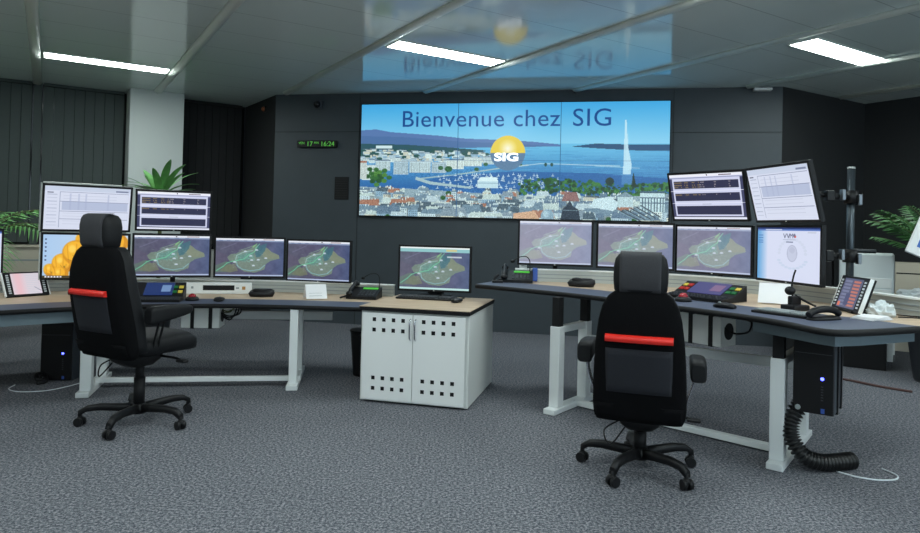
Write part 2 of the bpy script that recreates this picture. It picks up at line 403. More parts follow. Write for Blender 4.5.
def city_picture():
    # a lakeside town under a clear sky, seen from a tower: sky, hills, lake, quays, trees, roofs, a tall water jet
    W, H = 620, 232; c = Cv(W, H, (0, 0, 0)); rg = np.random.RandomState(21)
    t = np.clip(c.y/84, 0, 1)[..., None]; c.a = np.array((66, 166, 224))*(1-t)+np.array((150, 208, 238))*t
    t = np.clip((c.y-80)/90, 0, 1)[..., None]; lake = np.array((116, 194, 232))*(1-t)+np.array((44, 104, 168))*t
    m = c.y > 82; c.a[m] = lake[m]
    for _ in range(240):
        y = rg.uniform(86, 160); x = rg.uniform(150, W); c.rect(x, y, x+rg.uniform(15, 70), y+1, (120, 196, 228) if rg.rand() < .5 else (44, 112, 180), .3)
    c.poly([(0, 54), (30, 52), (60, 58), (110, 62), (160, 66), (210, 72), (270, 74), (340, 78), (400, 84), (400, 88), (0, 92)], (92, 116, 170), .95)
    c.poly([(0, 66), (80, 68), (200, 78), (300, 82), (380, 87), (0, 96)], (78, 110, 160), .8)
    c.poly([(420, 88), (470, 82), (540, 84), (620, 84), (620, 96), (560, 96), (480, 92)], (38, 78, 118), 1)
    c.poly([(0, 82), (90, 84), (180, 90), (250, 96), (232, 104), (0, 110)], (44, 84, 96), 1)
    # far bank town
    def block(x, y, w, h, wall, roof):
        c.rect(x, y, x+w, y+h, wall); c.rect(x, y-2, x+w, y, roof)
        for yy in np.arange(y+2, y+h-1, 3):
            for xx in np.arange(x+1, x+w-1, 3): c.rect(xx, yy, xx+1, yy+1.6, tuple(np.array(wall)*.66))
    walls = ((206, 216, 222), (226, 230, 228), (186, 200, 212), (150, 176, 198), (216, 206, 190)); roofs = ((92, 112, 138), (120, 132, 150), (176, 184, 196), (88, 104, 120), (166, 120, 104))
    for _ in range(420):
        u = rg.rand(); x = u*270*rg.uniform(.8, 1.2); y = rg.uniform(92, 118-10*u)+u*8; w = rg.uniform(4, 13); h = rg.uniform(3, 7)
        if rg.rand() < .2: c.disc(x, y, 6, 3, (44, 86, 84), 1)
        else: c.rect(x, y, x+w, y+h, walls[rg.randint(5)]); c.rect(x, y-1, x+w, y, roofs[rg.randint(4)])
    c.rect(30, 86, 62, 92, (222, 230, 234))
    for x, y, w, h in ((66, 120, 30, 26), (98, 120, 42, 22), (142, 122, 30, 20), (172, 116, 34, 18), (206, 112, 36, 16), (244, 110, 40, 14), (4, 128, 26, 30), (30, 118, 30, 20)):
        block(x, y, w, h, walls[rg.randint(3)], roofs[rg.randint(3)])
    c.line([(120, 154), (200, 144), (290, 130), (335, 125)], 2.4, (176, 190, 190))
    for x, y, r in ((250, 124, 5), (290, 128, 4), (320, 124, 4), (176, 134, 8), (160, 132, 6), (232, 134, 5)): c.disc(x, y, r, r*.8, (48, 96, 60), 1, 1)
    c.poly([(130, 160), (160, 150), (300, 138), (470, 140), (620, 150), (620, 176), (400, 186), (300, 182), (140, 170)], (44, 100, 164), 1)
    for _ in range(120):
        x = rg.uniform(150, 400); y = rg.uniform(142, 172); c.rect(x, y-3, x+1, y+1, (206, 220, 232)); c.rect(x-2, y+1, x+3, y+2, (226, 234, 240))
    for _ in range(40):
        x = rg.uniform(150, 560); y = rg.uniform(142, 176); c.rect(x, y, x+rg.uniform(10, 40), y+1, (70, 126, 190), .6)
    c.line([(296, 130), (360, 122), (520, 126)], 1.2, (210, 222, 228)); c.disc(370, 124, 3, 4, (36, 76, 70)); c.disc(382, 124, 3, 4, (36, 76, 70)); c.line([(470, 126), (560, 130)], 1, (190, 214, 228))
    c.poly([(112, 150), (142, 160), (222, 170), (222, 174), (140, 166), (110, 156)], (176, 192, 198), 1)
    [c.disc(34+16*math.cos(q*2.4)*q/14, 150+13*math.sin(q*2.4)*q/14, 6, 5, ((52, 104, 50), (80, 130, 56), (38, 84, 44))[q % 3], 1, 1) for q in range(22)]; c.rect(0, 122, 13, 156, (208, 206, 204)); c.rect(0, 118, 13, 122, (180, 116, 96))
    # park trees by the water
    for _ in range(420):
        x = rg.uniform(318, 620); y = 162+rg.uniform(-5, 22)-5*math.sin((x-318)/48); r = rg.uniform(1.6, 5.4)
        g = rg.rand(); c.disc(x, y, r, r*.85, ((26, 66, 40), (44, 96, 48), (66, 122, 60))[rg.randint(3)], 1, 1)
    c.disc(500, 156, 9, 8, (30, 54, 48)); c.disc(374, 158, 7, 8, (34, 76, 40)); c.poly([(542, 166), (548, 138), (554, 166)], (22, 50, 40))
    c.poly([(0, 172), (120, 176), (230, 182), (320, 186), (620, 184), (620, 232), (0, 232)], (150, 166, 178))
    # roofs in front
    def roofblock(x, y, s):
        w = rg.uniform(14, 36)*s; h = rg.uniform(8, 20)*s; wl = walls[rg.randint(5)]; rf = ((104, 124, 146), (140, 152, 166), (196, 206, 214), (82, 98, 112), (176, 118, 98), (200, 208, 206), (120, 140, 158))[rg.randint(7)]
        sh = rg.uniform(-8, 8)*s; rh = rg.uniform(4, 12)*s
        c.rect(x, y, x+w, y+h, wl)
        for yy in np.arange(y+2, y+h-1, 4):
            for xx in np.arange(x+2, x+w-2, 4): c.rect(xx, yy, xx+1.6, yy+2, (84, 98, 118))
        c.rect(x+w*.72, y, x+w, y+h, tuple(np.array(wl)*.62), .8)
        c.poly([(x-1, y), (x+3+sh*.3, y-rh), (x+w-3+sh*.3, y-rh), (x+w+1, y)], rf)
        for _k in range(2): xx = x+rg.uniform(2, w-2); c.rect(xx, y-rh-2, xx+2, y-rh+2, (220, 222, 220))
    L = [(rg.uniform(-10, 620), 176+38*rg.rand()**.9*1.45) for _ in range(210)]
    L = [(x, y) for x, y in L if not (x > 300 and y < 186)]
    for x, y in sorted(L, key=lambda p: p[1]):
        roofblock(x, y, .62+(y-170)/62)
        if rg.rand() < .22: c.disc(x-6, y+2, 6, 5, (44, 88, 46), 1, 1)
    c.rect(234, 156, 276, 172, (206, 222, 232)); c.poly([(234, 158), (240, 150), (272, 150), (276, 158)], (232, 240, 244)); c.line([(234, 162), (276, 162)], 1, (120, 146, 170))
    c.disc(376, 226, 14, 14, (150, 172, 190), 1, 1); c.disc(372, 222, 7, 8, (190, 206, 216), .8, 3)
    c.poly([(404, 196), (410, 178), (434, 178), (440, 196)], (150, 106, 104)); c.poly([(402, 232), (406, 212), (414, 204), (420, 192), (427, 206), (438, 212), (442, 232)], (44, 56, 72)); c.line([(408, 214), (436, 214)], 1.5, (120, 136, 150))
    c.poly([(460, 206), (470, 190), (504, 186), (520, 200), (508, 214)], (214, 226, 234)); c.poly([(308, 232), (308, 222), (350, 216), (360, 232)], (222, 170, 140))
    c.rect(516, 186, 548, 206, (196, 210, 216)); c.poly([(512, 186), (532, 176), (552, 186)], (128, 146, 160))
    c.rect(562, 178, 612, 214, (206, 220, 226)); c.rect(562, 186, 612, 188, (84, 106, 126)); c.rect(562, 196, 612, 198, (84, 106, 126)); c.rect(562, 174, 612, 178, (70, 96, 116))
    for x in range(566, 612, 6): c.rect(x, 188, x+2, 214, (84, 106, 126))
    for k in range(5): c.line([(520+k*10, 214-k*3), (560+k*10, 232-k*2)], 1.4, (150, 168, 180)); c.line([(524+k*10, 214-k*3), (564+k*10, 232-k*2)], 2, (52, 64, 76))
    # water jet and logo disc
    c.poly([(528, 36), (531, 36), (536, 90), (543, 122), (542, 142), (526, 142), (527, 110)], (214, 232, 244), .85); c.disc(535, 120, 9, 26, (204, 226, 242), .6, 7); c.disc(534, 80, 4, 30, (214, 232, 244), .5, 4); c.rect(524, 142, 545, 162, (110, 160, 208), .45)
    c.a[..., 0] *= .92
    m = np.hypot(c.x-294, c.y-101) < 35
    up = m & (c.y < 101); dn = m & (c.y >= 101); c.a[up] = (228, 204, 66); c.a[dn] = (88, 124, 158)
    k = (np.clip(1-np.hypot(c.x-294, (c.y-92))/20, 0, 1)*up)[..., None]; c.a = c.a*(1-k)+np.array((250, 248, 230))*k
    g = np.random.RandomState(4).normal(0, 1, (H, W))*np.clip((c.y-88)/40, 0, 1)*np.where((c.y > 172) | ((c.x < 250) & (c.y < 150)), 17, 5)
    c.a += g[..., None]
    ks = np.linspace(0, 1, W); src = np.interp(ks, ks+.1*ks*(1-ks), ks)*(W-1)     # the picture's own proportions
    return c.a[:, np.clip(np.round(src).astype(int), 0, W-1)]

# ================================================================ ROOM
H0 = 3.4
yaw = -.5571
UX, UY = math.sin(yaw), math.cos(yaw); VX, VY = math.cos(yaw), -math.sin(yaw)
def uv(u, v): return (u*UX+v*VX, u*UY+v*VY)
WL, WR = (-2.83, 9.99), (4.18, 8.62)
COR = uv(11.4, 2.78)
E_ = uv(5.06, 10.06); SR = uv(-4.5, 10.06); SL = uv(-4.5, -4.0); FL = uv(11.4, -4.0)
outline = [FL, COR, WL, WR, E_, SR, SL]
b = bm_new(); prism(b, outline, -.1, 0); struct('floor', b, 'carpet')
# ceiling in its own frame so that the joints follow the panels
b = bm_new(); prism(b, outline, H0, H0+.12); bmesh.ops.transform(b, matrix=Matrix.Rotation(yaw, 4, 'Z'), verts=b.verts)
o = struct('ceiling', b, 'ceiling'); o.rotation_euler = (0, 0, -yaw); 
def wall(name, a, c, m, z0=0, z1=H0, th=.12, out=1):
    b = bm_new(); d = Vector((c[0]-a[0], c[1]-a[1])).normalized(); n = Vector((-d.y, d.x))*out*th/2
    bar(b, (a[0]+n.x-d.x*.0, a[1]+n.y), (c[0]+n.x, c[1]+n.y), th, z0, z1, 0); return struct(name, b, m)
wall('wall_corner', COR, WL, 'wall_black'); wall('wall_back', WL, WR, 'wall_dark'); wall('wall_side', WR, E_, 'wall_side')
wall('wall_right', E_, SR, 'wall_side'); wall('wall_rear', SR, SL, 'wall_pale'); wall('wall_near', SL, FL, 'wall_pale')
# facade: low wall, glazing, posts
fa = lambda u, v: uv(u, v)
wall('wall_left', FL, COR, 'wall_pale', 0, 1.0)
b = bm_new(); d = (11.4+.06)
bar(b, uv(d, -4), uv(d, 2.78), .03, 1.0, H0, 0); struct('window_1', b, 'glass_dark')
def fill_light_panes(name, a, c, z0, z1, n):
    # glowing panes added behind the camera to brighten the room; no window known there
    d = Vector((c[0]-a[0], c[1]-a[1])); L = d.length; d.normalize(); ang = math.atan2(d.y, d.x); k = Vector((d.y, -d.x))*-.0
    b = bm_new(); bar(b, a, c, .02, z0, z1, 0); w_ = struct(name, b, mat('added_fill_light', (200, 215, 225), .3, emit=(205, 226, 238), es=2.5))
    b = bm_new()
    for i in range(n+1): q = L*i/n; box(b, (a[0]+d.x*q, a[1]+d.y*q, (z0+z1)/2), (.06, .06, z1-z0), ang)
    for z in (z0, z1): box(b, ((a[0]+c[0])/2, (a[1]+c[1])/2, z), (L, .07, .05), ang)
    f = obj('window_frame', b, 'white', w_)  # frame made up to go with the added panes
fill_light_panes('added_fill_panes', uv(-4.43, -3.2), uv(-4.43, 9.4), .95, 2.9, 9)
# joint lines of the dark partition: slim recess strips
b = bm_new()
tx, ty = (WR[0]-WL[0])/7.143, (WR[1]-WL[1])/7.143; nx, ny = ty, -tx     # wall direction and room-side normal
def wp(s, off=0.): return (WL[0]+tx*s+nx*off, WL[1]+ty*s+ny*off)
WYAW = math.atan2(ty, tx)
for s0, s1, z0, z1 in ((0, 1.36, 2.832, 2.838), (5.76, 7.14, 2.80, 2.806)): bar(b, wp(s0, .002), wp(s1, .002), .006, z0, z1, 0)
for s in (1.34, 5.78): bar(b, wp(s-.003, .002), wp(s+.003, .002), .006, 0, H0, 0)
struct('trim_8', b, 'wall_black')

# ceiling rails
rails = ((-1.76, -4, 11.35), (-.18, -4, 11.35), (1.35, -4, 11.35), (2.95, -4, 9.7), (4.54, -4, 8.3), (6.12, -4, 6.9), (7.72, -4, 5.35), (9.29, -4, 5.0))
for i, (v, u0, u1) in enumerate(rails):
    b = bm_new(); prof = [(-.055, 0), (-.05, -.02), (-.03, -.034), (0, -.04), (.03, -.034), (.05, -.02), (.055, 0)]
    rings = []
    for u in (u0, u1): rings.append([b.verts.new((*uv(u, v+p), H0+q)) for p, q in prof])
    skin(b, rings); struct('trim_%d' % (i+1) if i < 7 else 'trim_9', b, 'rail')

# ceiling lights (recessed fittings, flush with the panels)
lamp_labels = {(9.31, 0): 'long narrow ceiling light at the upper left, nearest the white pillar',
               (6.36, 2): 'long ceiling light beside the blue reflection of the wall screen on the ceiling',
               (3.80, 4): 'broad ceiling light above the tilted monitors of the right desk'}
vis = 0
for (u, v) in ((9.31, .59), (6.36, 3.75), (3.80, 7.04)) + ((3.4, .59), (3.4, 3.75), (.5, 3.75), (.5, .59), (.5, 7.04), (-2.5, 3.75), (-2.5, 7.04), (6.36, -2.3), (3.4, -2.3), (-2.5, .59)):  # second tuple: unseen extra lights, added to raise the light level
    vis += 1
    lab = (list(lamp_labels.values())[vis-1] if vis <= 3 else 'unseen ceiling light added out of view to brighten the room')
    x, y = uv(u, v); t = thing('ceiling_light', lab, 'ceiling light', (x, y, H0-.004), -yaw, 'recessed ceiling lights')
    b = bm_new(); box(b, (0, 0, .001), (1.36, .29, .006)); obj('diffuser', b, 'lamp', t)
    b = bm_new()
    for yy in (-.153, .153): box(b, (0, yy, .0), (1.396, .018, .012))
    for xx in (-.689, .689): box(b, (xx, 0, .0), (.018, .29, .012))
    obj('frame', b, 'rail', t)

# pillar
b = bm_new(); p = [uv(10.82, .98), uv(10.82, 1.72), uv(11.4, 1.72), uv(11.4, .98)]
prism(b, p[::-1], 0, H0-.002); struct('wall_pillar', b, 'pillar')
# window posts and blinds
b = bm_new()
for v in (-.17,): bar(b, uv(11.33, v-.05), uv(11.33, v+.05), .08, .98, H0, .004)
struct('window_frame', b, 'blind')
def blind(v0, v1, m, label, gap=.0):
    x, y = uv(11.28, (v0+v1)/2); t = thing('vertical_blind', label, 'blind', (x, y, H0), -yaw, 'vertical blinds along the left wall')
    w = v1-v0; n = max(2, int(round(w/.125))); b = bm_new()
    for i in range(n):
        xx = -w/2+(i+.5)*w/n; box(b, (xx, (i % 2)*.004, -1.175), (w/n*.97, .004, 2.25), R(4))
    obj('slats', b, m, t); b = bm_new(); box(b, (0, .0, -.022), (w, .05, .04), bev=.004); obj('headrail', b, m, t)
blind(-3.9, -.24, 'blind', 'grey vertical blind at the far left, left of the slim window post')
blind(-.10, .94, 'blind', 'grey vertical blind between the slim window post and the white pillar')
blind(1.76, 2.7, 'blind_dark', 'black vertical blind between the white pillar and the dark corner')
# low convector cover under the windows
t = thing('window_ledge_unit', 'white low cover unit along the foot of the window wall', 'cabinet', (*uv(11.15, -1.4), 0), -yaw)
b = bm_new(); box(b, (0, 0, .52), (4.6, .34, 1.04), bev=.008); obj('body', b, 'beige', t)
b = bm_new(); box(b, (0, -.172, .86), (4.6, .004, .02)); [box(b, (x, -.172, .5), (.012, .004, .96)) for x in (-1.6, -.8, 0, .8, 1.6)]; obj('joint', b, 'greyside', t)
b = bm_new(); box(b, (0, -.01, 1.05), (4.64, .38, .03), bev=.006); obj('top', b, 'beige', t)

# ---------------------------------------------------------------- video wall
CX, CY = wp((1.378+5.742)/2, .05); VW, VH, VZ = 4.34, 1.62, 2.412
vw = thing('video_wall', 'huge wall screen showing a lakeside city with a greeting in navy letters', 'video wall', (CX, CY, VZ), WYAW)
b = bm_new(); box(b, (0, .025, 0), (VW+.03, .05, VH+.03), bev=.004); obj('housing', b, 'black', vw)
sc = grid_screen('picture', VW, VH, city_picture(), SCR, vw); sc.location = (0, -.004, 0)
b = bm_new()
for x in (-VW/6, VW/6): box(b, (x, -.006, 0), (.008, .003, VH))
box(b, (0, -.006, 0), (VW, .003, .004)); obj('panel_seam', b, mat('seam', (30, 70, 110), .5, emit=(34, 90, 140), es=.6), vw)
def text(s, size, x, z, m, parent, name, y=-.008, bold=0., xs=1., spacing=1.):
    cu = bpy.data.curves.new(name, 'FONT'); cu.body = s; cu.size = size; cu.extrude = .001; cu.offset = bold; cu.space_character = spacing; cu.resolution_u = 4
    to = bpy.data.objects.new(name+'_tmp', cu); C.objects.link(to); bpy.context.view_layer.update()
    me = bpy.data.meshes.new_from_object(to.evaluated_get(bpy.context.evaluated_depsgraph_get())); bpy.data.objects.remove(to)
    me.transform(Matrix.Translation((x, y, z)) @ Matrix.Diagonal((xs, 1, 1, 1)) @ Matrix.Rotation(PI/2, 4, 'X'))
    me.materials.clear(); me.materials.append(M[m]); me.name = name
    o = bpy.data.objects.new(name, me); C.objects.link(o); o.parent = parent; return o
def sx(px): k = (px-361.5)/310; return (k+.1*k*(1-k))*VW-VW/2
text('Bienvenue chez', .335, sx(401), VH/2-.33, 'text_navy', vw, 'greeting_lettering', xs=1.055, spacing=1.03, bold=.0)
text('SIG', .345, sx(572), VH/2-.33, 'text_navy', vw, 'name_lettering', xs=1.06, spacing=1.06, bold=.0)
text('SIG', .155, sx(494.8), VH/2-.815, 'text_white', vw, 'logo_lettering', bold=.006, xs=1.55)

# clock, dome camera, wall panel, amber lamp
x, y = wp(.70, .0); t = thing('digital_clock', 'slim black wall clock with green digits reading 17 and 16:24', 'clock', (x, y, 2.648), WYAW)
b = bm_new(); box(b, (0, -.03, 0), (.62, .06, .10), bev=.006); obj('case', b, 'black', t)
text('VEN', .05, -.285, -.005, 'green_led', t, 'day_digits', y=-.063); text('17', .10, -.16, -.035, 'green_led', t, 'date_digits', y=-.063)
text('MAI', .045, -.04, 0, 'green_led', t, 'month_digits', y=-.063); text('16:24', .10, .06, -.035, 'green_led', t, 'time_digits', y=-.063)
x, y = wp(.70, 0); t = thing('dome_camera', 'small dark dome camera high on the partition left of the big screen', 'camera', (x, y, 3.24), WYAW)
b = bm_new(); box(b, (0, -.03, 0), (.13, .06, .12), bev=.015); cyl(b, (0, -.06, .0), (0, -.075, 0), .062); obj('housing', b, 'tower_side', t)
b = bm_new(); ball(b, (0, -.08, -.01), (.05, .05, .05)); obj('dome', b, 'glass_dark', t)
x, y = wp(1.09, .0); o = thing('wall_vent_panel', 'small black rectangular panel on the partition below the clock', 'wall panel', (x, y, 1.995), WYAW)
b = bm_new(); box(b, (0, -.008, 0), (.215, .016, .335), bev=.004); obj('plate', b, 'black', o)
b = bm_new()
for i in range(9): box(b, (0, -.018, -.14+i*.035), (.18, .006, .008))
obj('louvre', b, 'wall_black', o)
cd = Vector((WL[0]-COR[0], WL[1]-COR[1])).normalized(); t = thing('amber_wall_lamp', 'tiny amber lamp near the ceiling in the dark corner', 'lamp', (WL[0]-cd.x*.45, WL[1]-cd.y*.45, 3.24), math.atan2(cd.y, cd.x))
b = bm_new(); box(b, (0, -.012, 0), (.1, .024, .1), bev=.01); obj('base', b, 'black', t)
b = bm_new(); ball(b, (0, -.03, 0), (.035, .035, .035)); obj('lens', b, 'amber', t)
b = bm_new(); box(b, (0, 0, 0), (.22, .10, .03), bev=.006); o = obj('ceiling_sensor', b, 'white'); o.location = (*uv(5.22, 7.84), H0-.055); o.rotation_euler = (0, 0, WYAW)
tag(o, 'small white flat box on the ceiling edge above the partition', 'sensor')

# ================================================================ MONITORS
IMG = dict(map_l=map_picture(0), map_r=map_picture(.5), map_r2=map_picture(.34), map_c=map_picture(0, True), tab=table_picture(), form=form_picture(), page=page_picture(), tulip=tulip_picture())
_scr = {}
def monitor(pos, yw, tilt, w, h, img, label, m=SCR, group=None, stand=None, side='black', arm=0.):
    p = Vector(pos); t = thing('monitor', label, 'monitor', pos, 0, group); t.rotation_euler = (tilt, 0, yw)
    bz = .02
    b = bm_new(); box(b, (0, .022, 0), (w, .03, h), bev=.004); box(b, (0, .05, -.02), (w*.55, .05, h*.5), bev=.012); obj('housing', b, 'black', t)
    b = bm_new()
    for zz in (1, -1): box(b, (0, .004, zz*(h/2-bz/2)), (w, .01, bz), bev=.002)
    for xx in (1, -1): box(b, (xx*(w/2-bz/2), .004, 0), (bz, .01, h-2*bz), bev=.002)
    obj('bezel', b, 'black', t)
    if side != 'black':
        b = bm_new(); box(b, (-w/2-.006, .02, 0), (.012, .05, h), bev=.004); obj('side_trim', b, side, t); b = bm_new(); box(b, (-.06*w, .02, h/2+.006), (w*.86, .04, .01)); obj('top_trim', b, side, t)
    k = (img, w, h)
    if k in _scr:
        o = _scr[k].copy(); C.objects.link(o); o.parent = t
        if o.material_slots[0].material != m: o.material_slots[0].link = 'OBJECT'; o.material_slots[0].material = m
    else:
        o = grid_screen('screen', w-2*bz, h-2*bz, IMG[img], m, t); _scr[k] = o
    o.location = (0, 0, 0)
    b = bm_new(); box(b, (0, -.003, -h/2+bz/2), (.014, .003, .008)); obj('badge', b, 'alu', t)
    if stand: # a post behind the screen down to desk height `stand`, and its clamp
        inv = r_matrix(t).inverted(); back = r_matrix(t) @ Vector((0, .075, -.05)); foot = Vector((back.x, back.y, stand))
        b = bm_new(); f2 = r_matrix(t) @ Vector((0, .17+arm, -.05)); foot = Vector((f2.x, f2.y, stand))
        cyl(b, back, (f2.x, f2.y, back.z), .022); cyl(b, foot, (f2.x, f2.y, back.z+.06), .024)
        box(b, (f2.x, f2.y, stand+.02), (.10, .10, .04), yw, .006)
        bmesh.ops.transform(b, matrix=inv, verts=b.verts); obj('mounting_post', b, 'blackm', t)
    return t
def mm(pos, yw, tilt, *a, **k): return monitor(pos, R(yw), R(tilt), *a, **k)
G1, G2 = 'monitors in an arc on the left desk', 'monitors in an arc on the right desk'
mm((-3.51, 6.24, 1.548), 38, 11, .75, .445, 'form', 'large pale spreadsheet monitor, upper of the leftmost stack, with a silver edge', group=G1, side='alu')
mm((-3.53, 6.26, 1.095), 18.3, 0, .75, .445, 'tulip', 'monitor showing yellow tulips, behind the left chair', group=G1, side='alu', stand=.73)
mm((-4.38, 5.79, 1.12), 60, 0, .72, .445, 'page', 'monitor cut off by the left edge, left of the pink touch panel', group=G1, stand=.73)
mm((-2.84, 6.57, 1.55), 24, 9, .70, .41, 'tab', 'upper monitor with dark table rows, in front of the white pillar and its plant', group=G1)
mm((-2.83, 6.53, 1.11), 20, 0, .72, .43, 'map_l', 'map monitor right of the left chair, directly below the table monitor', m=SCR, group=G1, stand=.73)
mm((-2.19, 6.93, 1.09), 11, 0, .72, .43, 'map_l', 'middle one of the three map monitors on the left desk', m=SCR, group=G1, stand=.73)
mm((-1.47, 6.92, 1.07), -11, 0, .72, .445, 'map_l', 'rightmost map monitor on the left desk, nearest to the white cabinet', group=G1, stand=.73)
mm((.92, 6.36, 1.33), -10, 0, .72, .445, 'map_r', 'pale map monitor above the phone, leftmost on the right desk', group=G2, stand=.95)
mm((1.66, 6.26, 1.32), -18, 0, .72, .445, 'map_r2', 'map monitor directly behind the headrest of the right chair', group=G2, stand=.95)
mm((2.26, 5.91, 1.31), -46.9, 0, .72, .445, 'map_r2', 'map monitor below the tilted table monitor on the right desk', group=G2, stand=.95)
mm((2.14, 5.75, 1.775), -50.2, 15.5, .72, .445, 'tab', 'forward tilted monitor with dark table rows, right of the big wall screen', group=G2)
mm((2.395, 4.95, 1.765), -79, 15, .72, .445, 'form', 'forward tilted pale spreadsheet monitor, topmost on the right desk', group=G2)
mm((2.49, 5.03, 1.31), -78, 0, .72, .445, 'page', 'monitor with a white page and blue margin, below the spreadsheet monitor on the right', group=G2)
mc = mm((-.235, 6.35, 1.055), -10.6, 0, .72, .445, 'map_c', 'greenish map monitor standing on the white cabinet')
b = bm_new(); box(b, (0, .10, -.19), (.16, .05, .16), bev=.01); loft(b, [((0, .08, -.264), .16, .11, ), ((0, .08, -.252), .155, .105), ((0, .08, -.242), .06, .04)], e=2.4); obj('foot', b, 'black', mc)

# ================================================================ DESKS
def desk_top(t, front, back, z, ins, closed_apron=None):
    fr = smooth_poly(front, it=2); bk = smooth_poly(back, it=2)
    poly = fr+bk[::-1]
    b = bm_new(); prism(b, poly, z-.034, z); obj('desktop', b, 'wood', t, world=True)
    n = 150
    def resample(P, n):
        P = [Vector(p) for p in P]; L = [0]
        for a, c in zip(P, P[1:]): L.append(L[-1]+(c-a).length)
        out = []
        for i in range(n+1):
            s = L[-1]*i/n; k = max(j for j in range(len(L)) if L[j] <= s+1e-9); k = min(k, len(P)-2)
            out.append(P[k].lerp(P[k+1], (s-L[k])/(L[k+1]-L[k]+1e-9)))
        return out
    F, B = resample(fr, n), resample(bk, n)
    b = bm_new(); I = [f.lerp(k, ins/(k-f).length) for f, k in zip(F, B)]
    Fi = F
    if closed_apron: I = resample(smooth_poly(closed_apron), n); Fi = resample(smooth_poly(front[:-1]), n)
    a = [b.verts.new((p.x, p.y, z+.001)) for p in Fi]; c = [b.verts.new((p.x, p.y, z+.001)) for p in I]
    for i in range(n): b.faces.new((a[i], a[i+1], c[i+1], c[i]))
    r = bmesh.ops.extrude_face_region(b, geom=b.faces[:])
    for v in r['geom']:
        if isinstance(v, bmesh.types.BMVert): v.co.z += .002
    obj('front_inlay', b, 'inlay', t, 'slate blue strip along the front edge of the desktop', world=True)
    b = bm_new(); tube(b, [(p.x, p.y, z-.016) for p in F], .0195, 8, smooth=False); obj('edge_band', b, 'edge', t, 'black rounded front edge', world=True)
def rear_rail(t, pts, z, h=.11, segs=3):
    P = smooth_poly(pts, it=2); b = bm_new(); strip(b, P, .05, z+.001, z+h)
    obj('rear_rail', b, 'alu', t, 'slatted aluminium rail along the back edge', world=True)
    for k in (.3, .62): 
        b = bm_new(); strip(b, P, .062, z+h*k, z+h*k+.008); obj('rail_groove', b, 'greyside', t, world=True)
    b = bm_new(); strip(b, P, .075, z+h, z+h+.012); obj('rail_cap', b, 'white', t, world=True)
def leg_frame(t, f0, f1, c0, c1, z_out, z_top, w=.085):
    L = obj('leg', bar(bm_new(), f0, f1, .10, 0.002, .045, .006), 'leg', t, 'white leg frame with a long foot', world=True)
    ang = math.atan2(f1[1]-f0[1], f1[0]-f0[0])
    for q in (c0, c1):
        b = bm_new(); box(b, (*q, (.045+z_out)/2), (w*1.05, w, z_out-.045), ang, .005); o = obj('outer_column', b, 'leg', L); o.data.transform(r_matrix(t).inverted())
        b = bm_new(); box(b, (*q, (z_out+z_top)/2-.01), (w*.82, w*.78, z_top-z_out+.02), ang, .004); o = obj('inner_column', b, 'blackm', L, 'black telescopic inner column'); o.data.transform(r_matrix(t).inverted())
    b = bm_new(); bar(b, c0, c1, .05, z_out-.055, z_out, .004); o = obj('top_bar', b, 'leg', L); o.data.transform(r_matrix(t).inverted())
    return L
# right desk, raised
rd = thing('control_desk', 'raised curved control desk on the right with six monitors on it', 'desk', (1.6, 5.2, 0), 0, 'curved sit-stand control desks')
RF = [(.16, 5.92), (.30, 5.82), (.82, 5.37), (1.10, 5.07), (1.52, 4.54), (1.83, 4.10), (1.93, 3.82), (1.95, 3.66), (1.99, 3.57), (2.08, 3.55), (2.30, 3.63), (2.64, 3.78), (3.12, 4.0)]
RB = [(.44, 6.52), (1.0, 6.47), (1.6, 6.38), (2.15, 6.14), (2.62, 5.68), (2.88, 5.05), (3.0, 4.5), (3.12, 4.08)]
RI = [(.34, 6.30), (.75, 6.02), (1.21, 5.60), (1.6, 5.12), (2.0, 4.64), (2.26, 4.34), (2.45, 4.12), (2.62, 3.80)]
desk_top(rd, RF, RB, .95, .40, RI)
rear_rail(rd, [(.55, 6.44), (1.0, 6.42), (1.6, 6.32), (2.12, 6.08), (2.56, 5.64), (2.81, 5.03), (2.92, 4.5), (2.99, 4.1)], .95)
leg_frame(rd, (.73, 5.20), (1.18, 5.78), (.80, 5.29), (1.09, 5.66), .685, .918)
leg_frame(rd, (1.97, 4.09), (2.56, 4.86), (2.035, 4.185), (2.47, 4.74), .68, .918)
b = bm_new(); bar(b, (1.09, 5.64), (2.44, 4.72), .04, .50, .57, .004); obj('cross_beam', b, 'leg', rd, 'white beam between the rear columns', world=True)
b = bm_new(); bar(b, (.99, 5.50), (2.16, 4.40), .06, .012, .055, .004); obj('cross_beam', b, 'leg', rd, 'white beam lying between the feet', world=True)
b = bm_new(); strip(b, [(1.90, 4.25), (2.0, 4.0), (2.07, 3.80), (2.12, 3.72), (2.3, 3.78), (2.74, 3.98)], .012, .835, .916); obj('apron', b, 'apron', rd, 'blue grey steel apron under the desktop', world=True)
b = bm_new(); bar(b, (1.55, 5.15), (1.95, 4.62), .20, .878, .915, .004); obj('cable_tray', b, 'leg', rd, 'pale tray under the desktop', world=True)
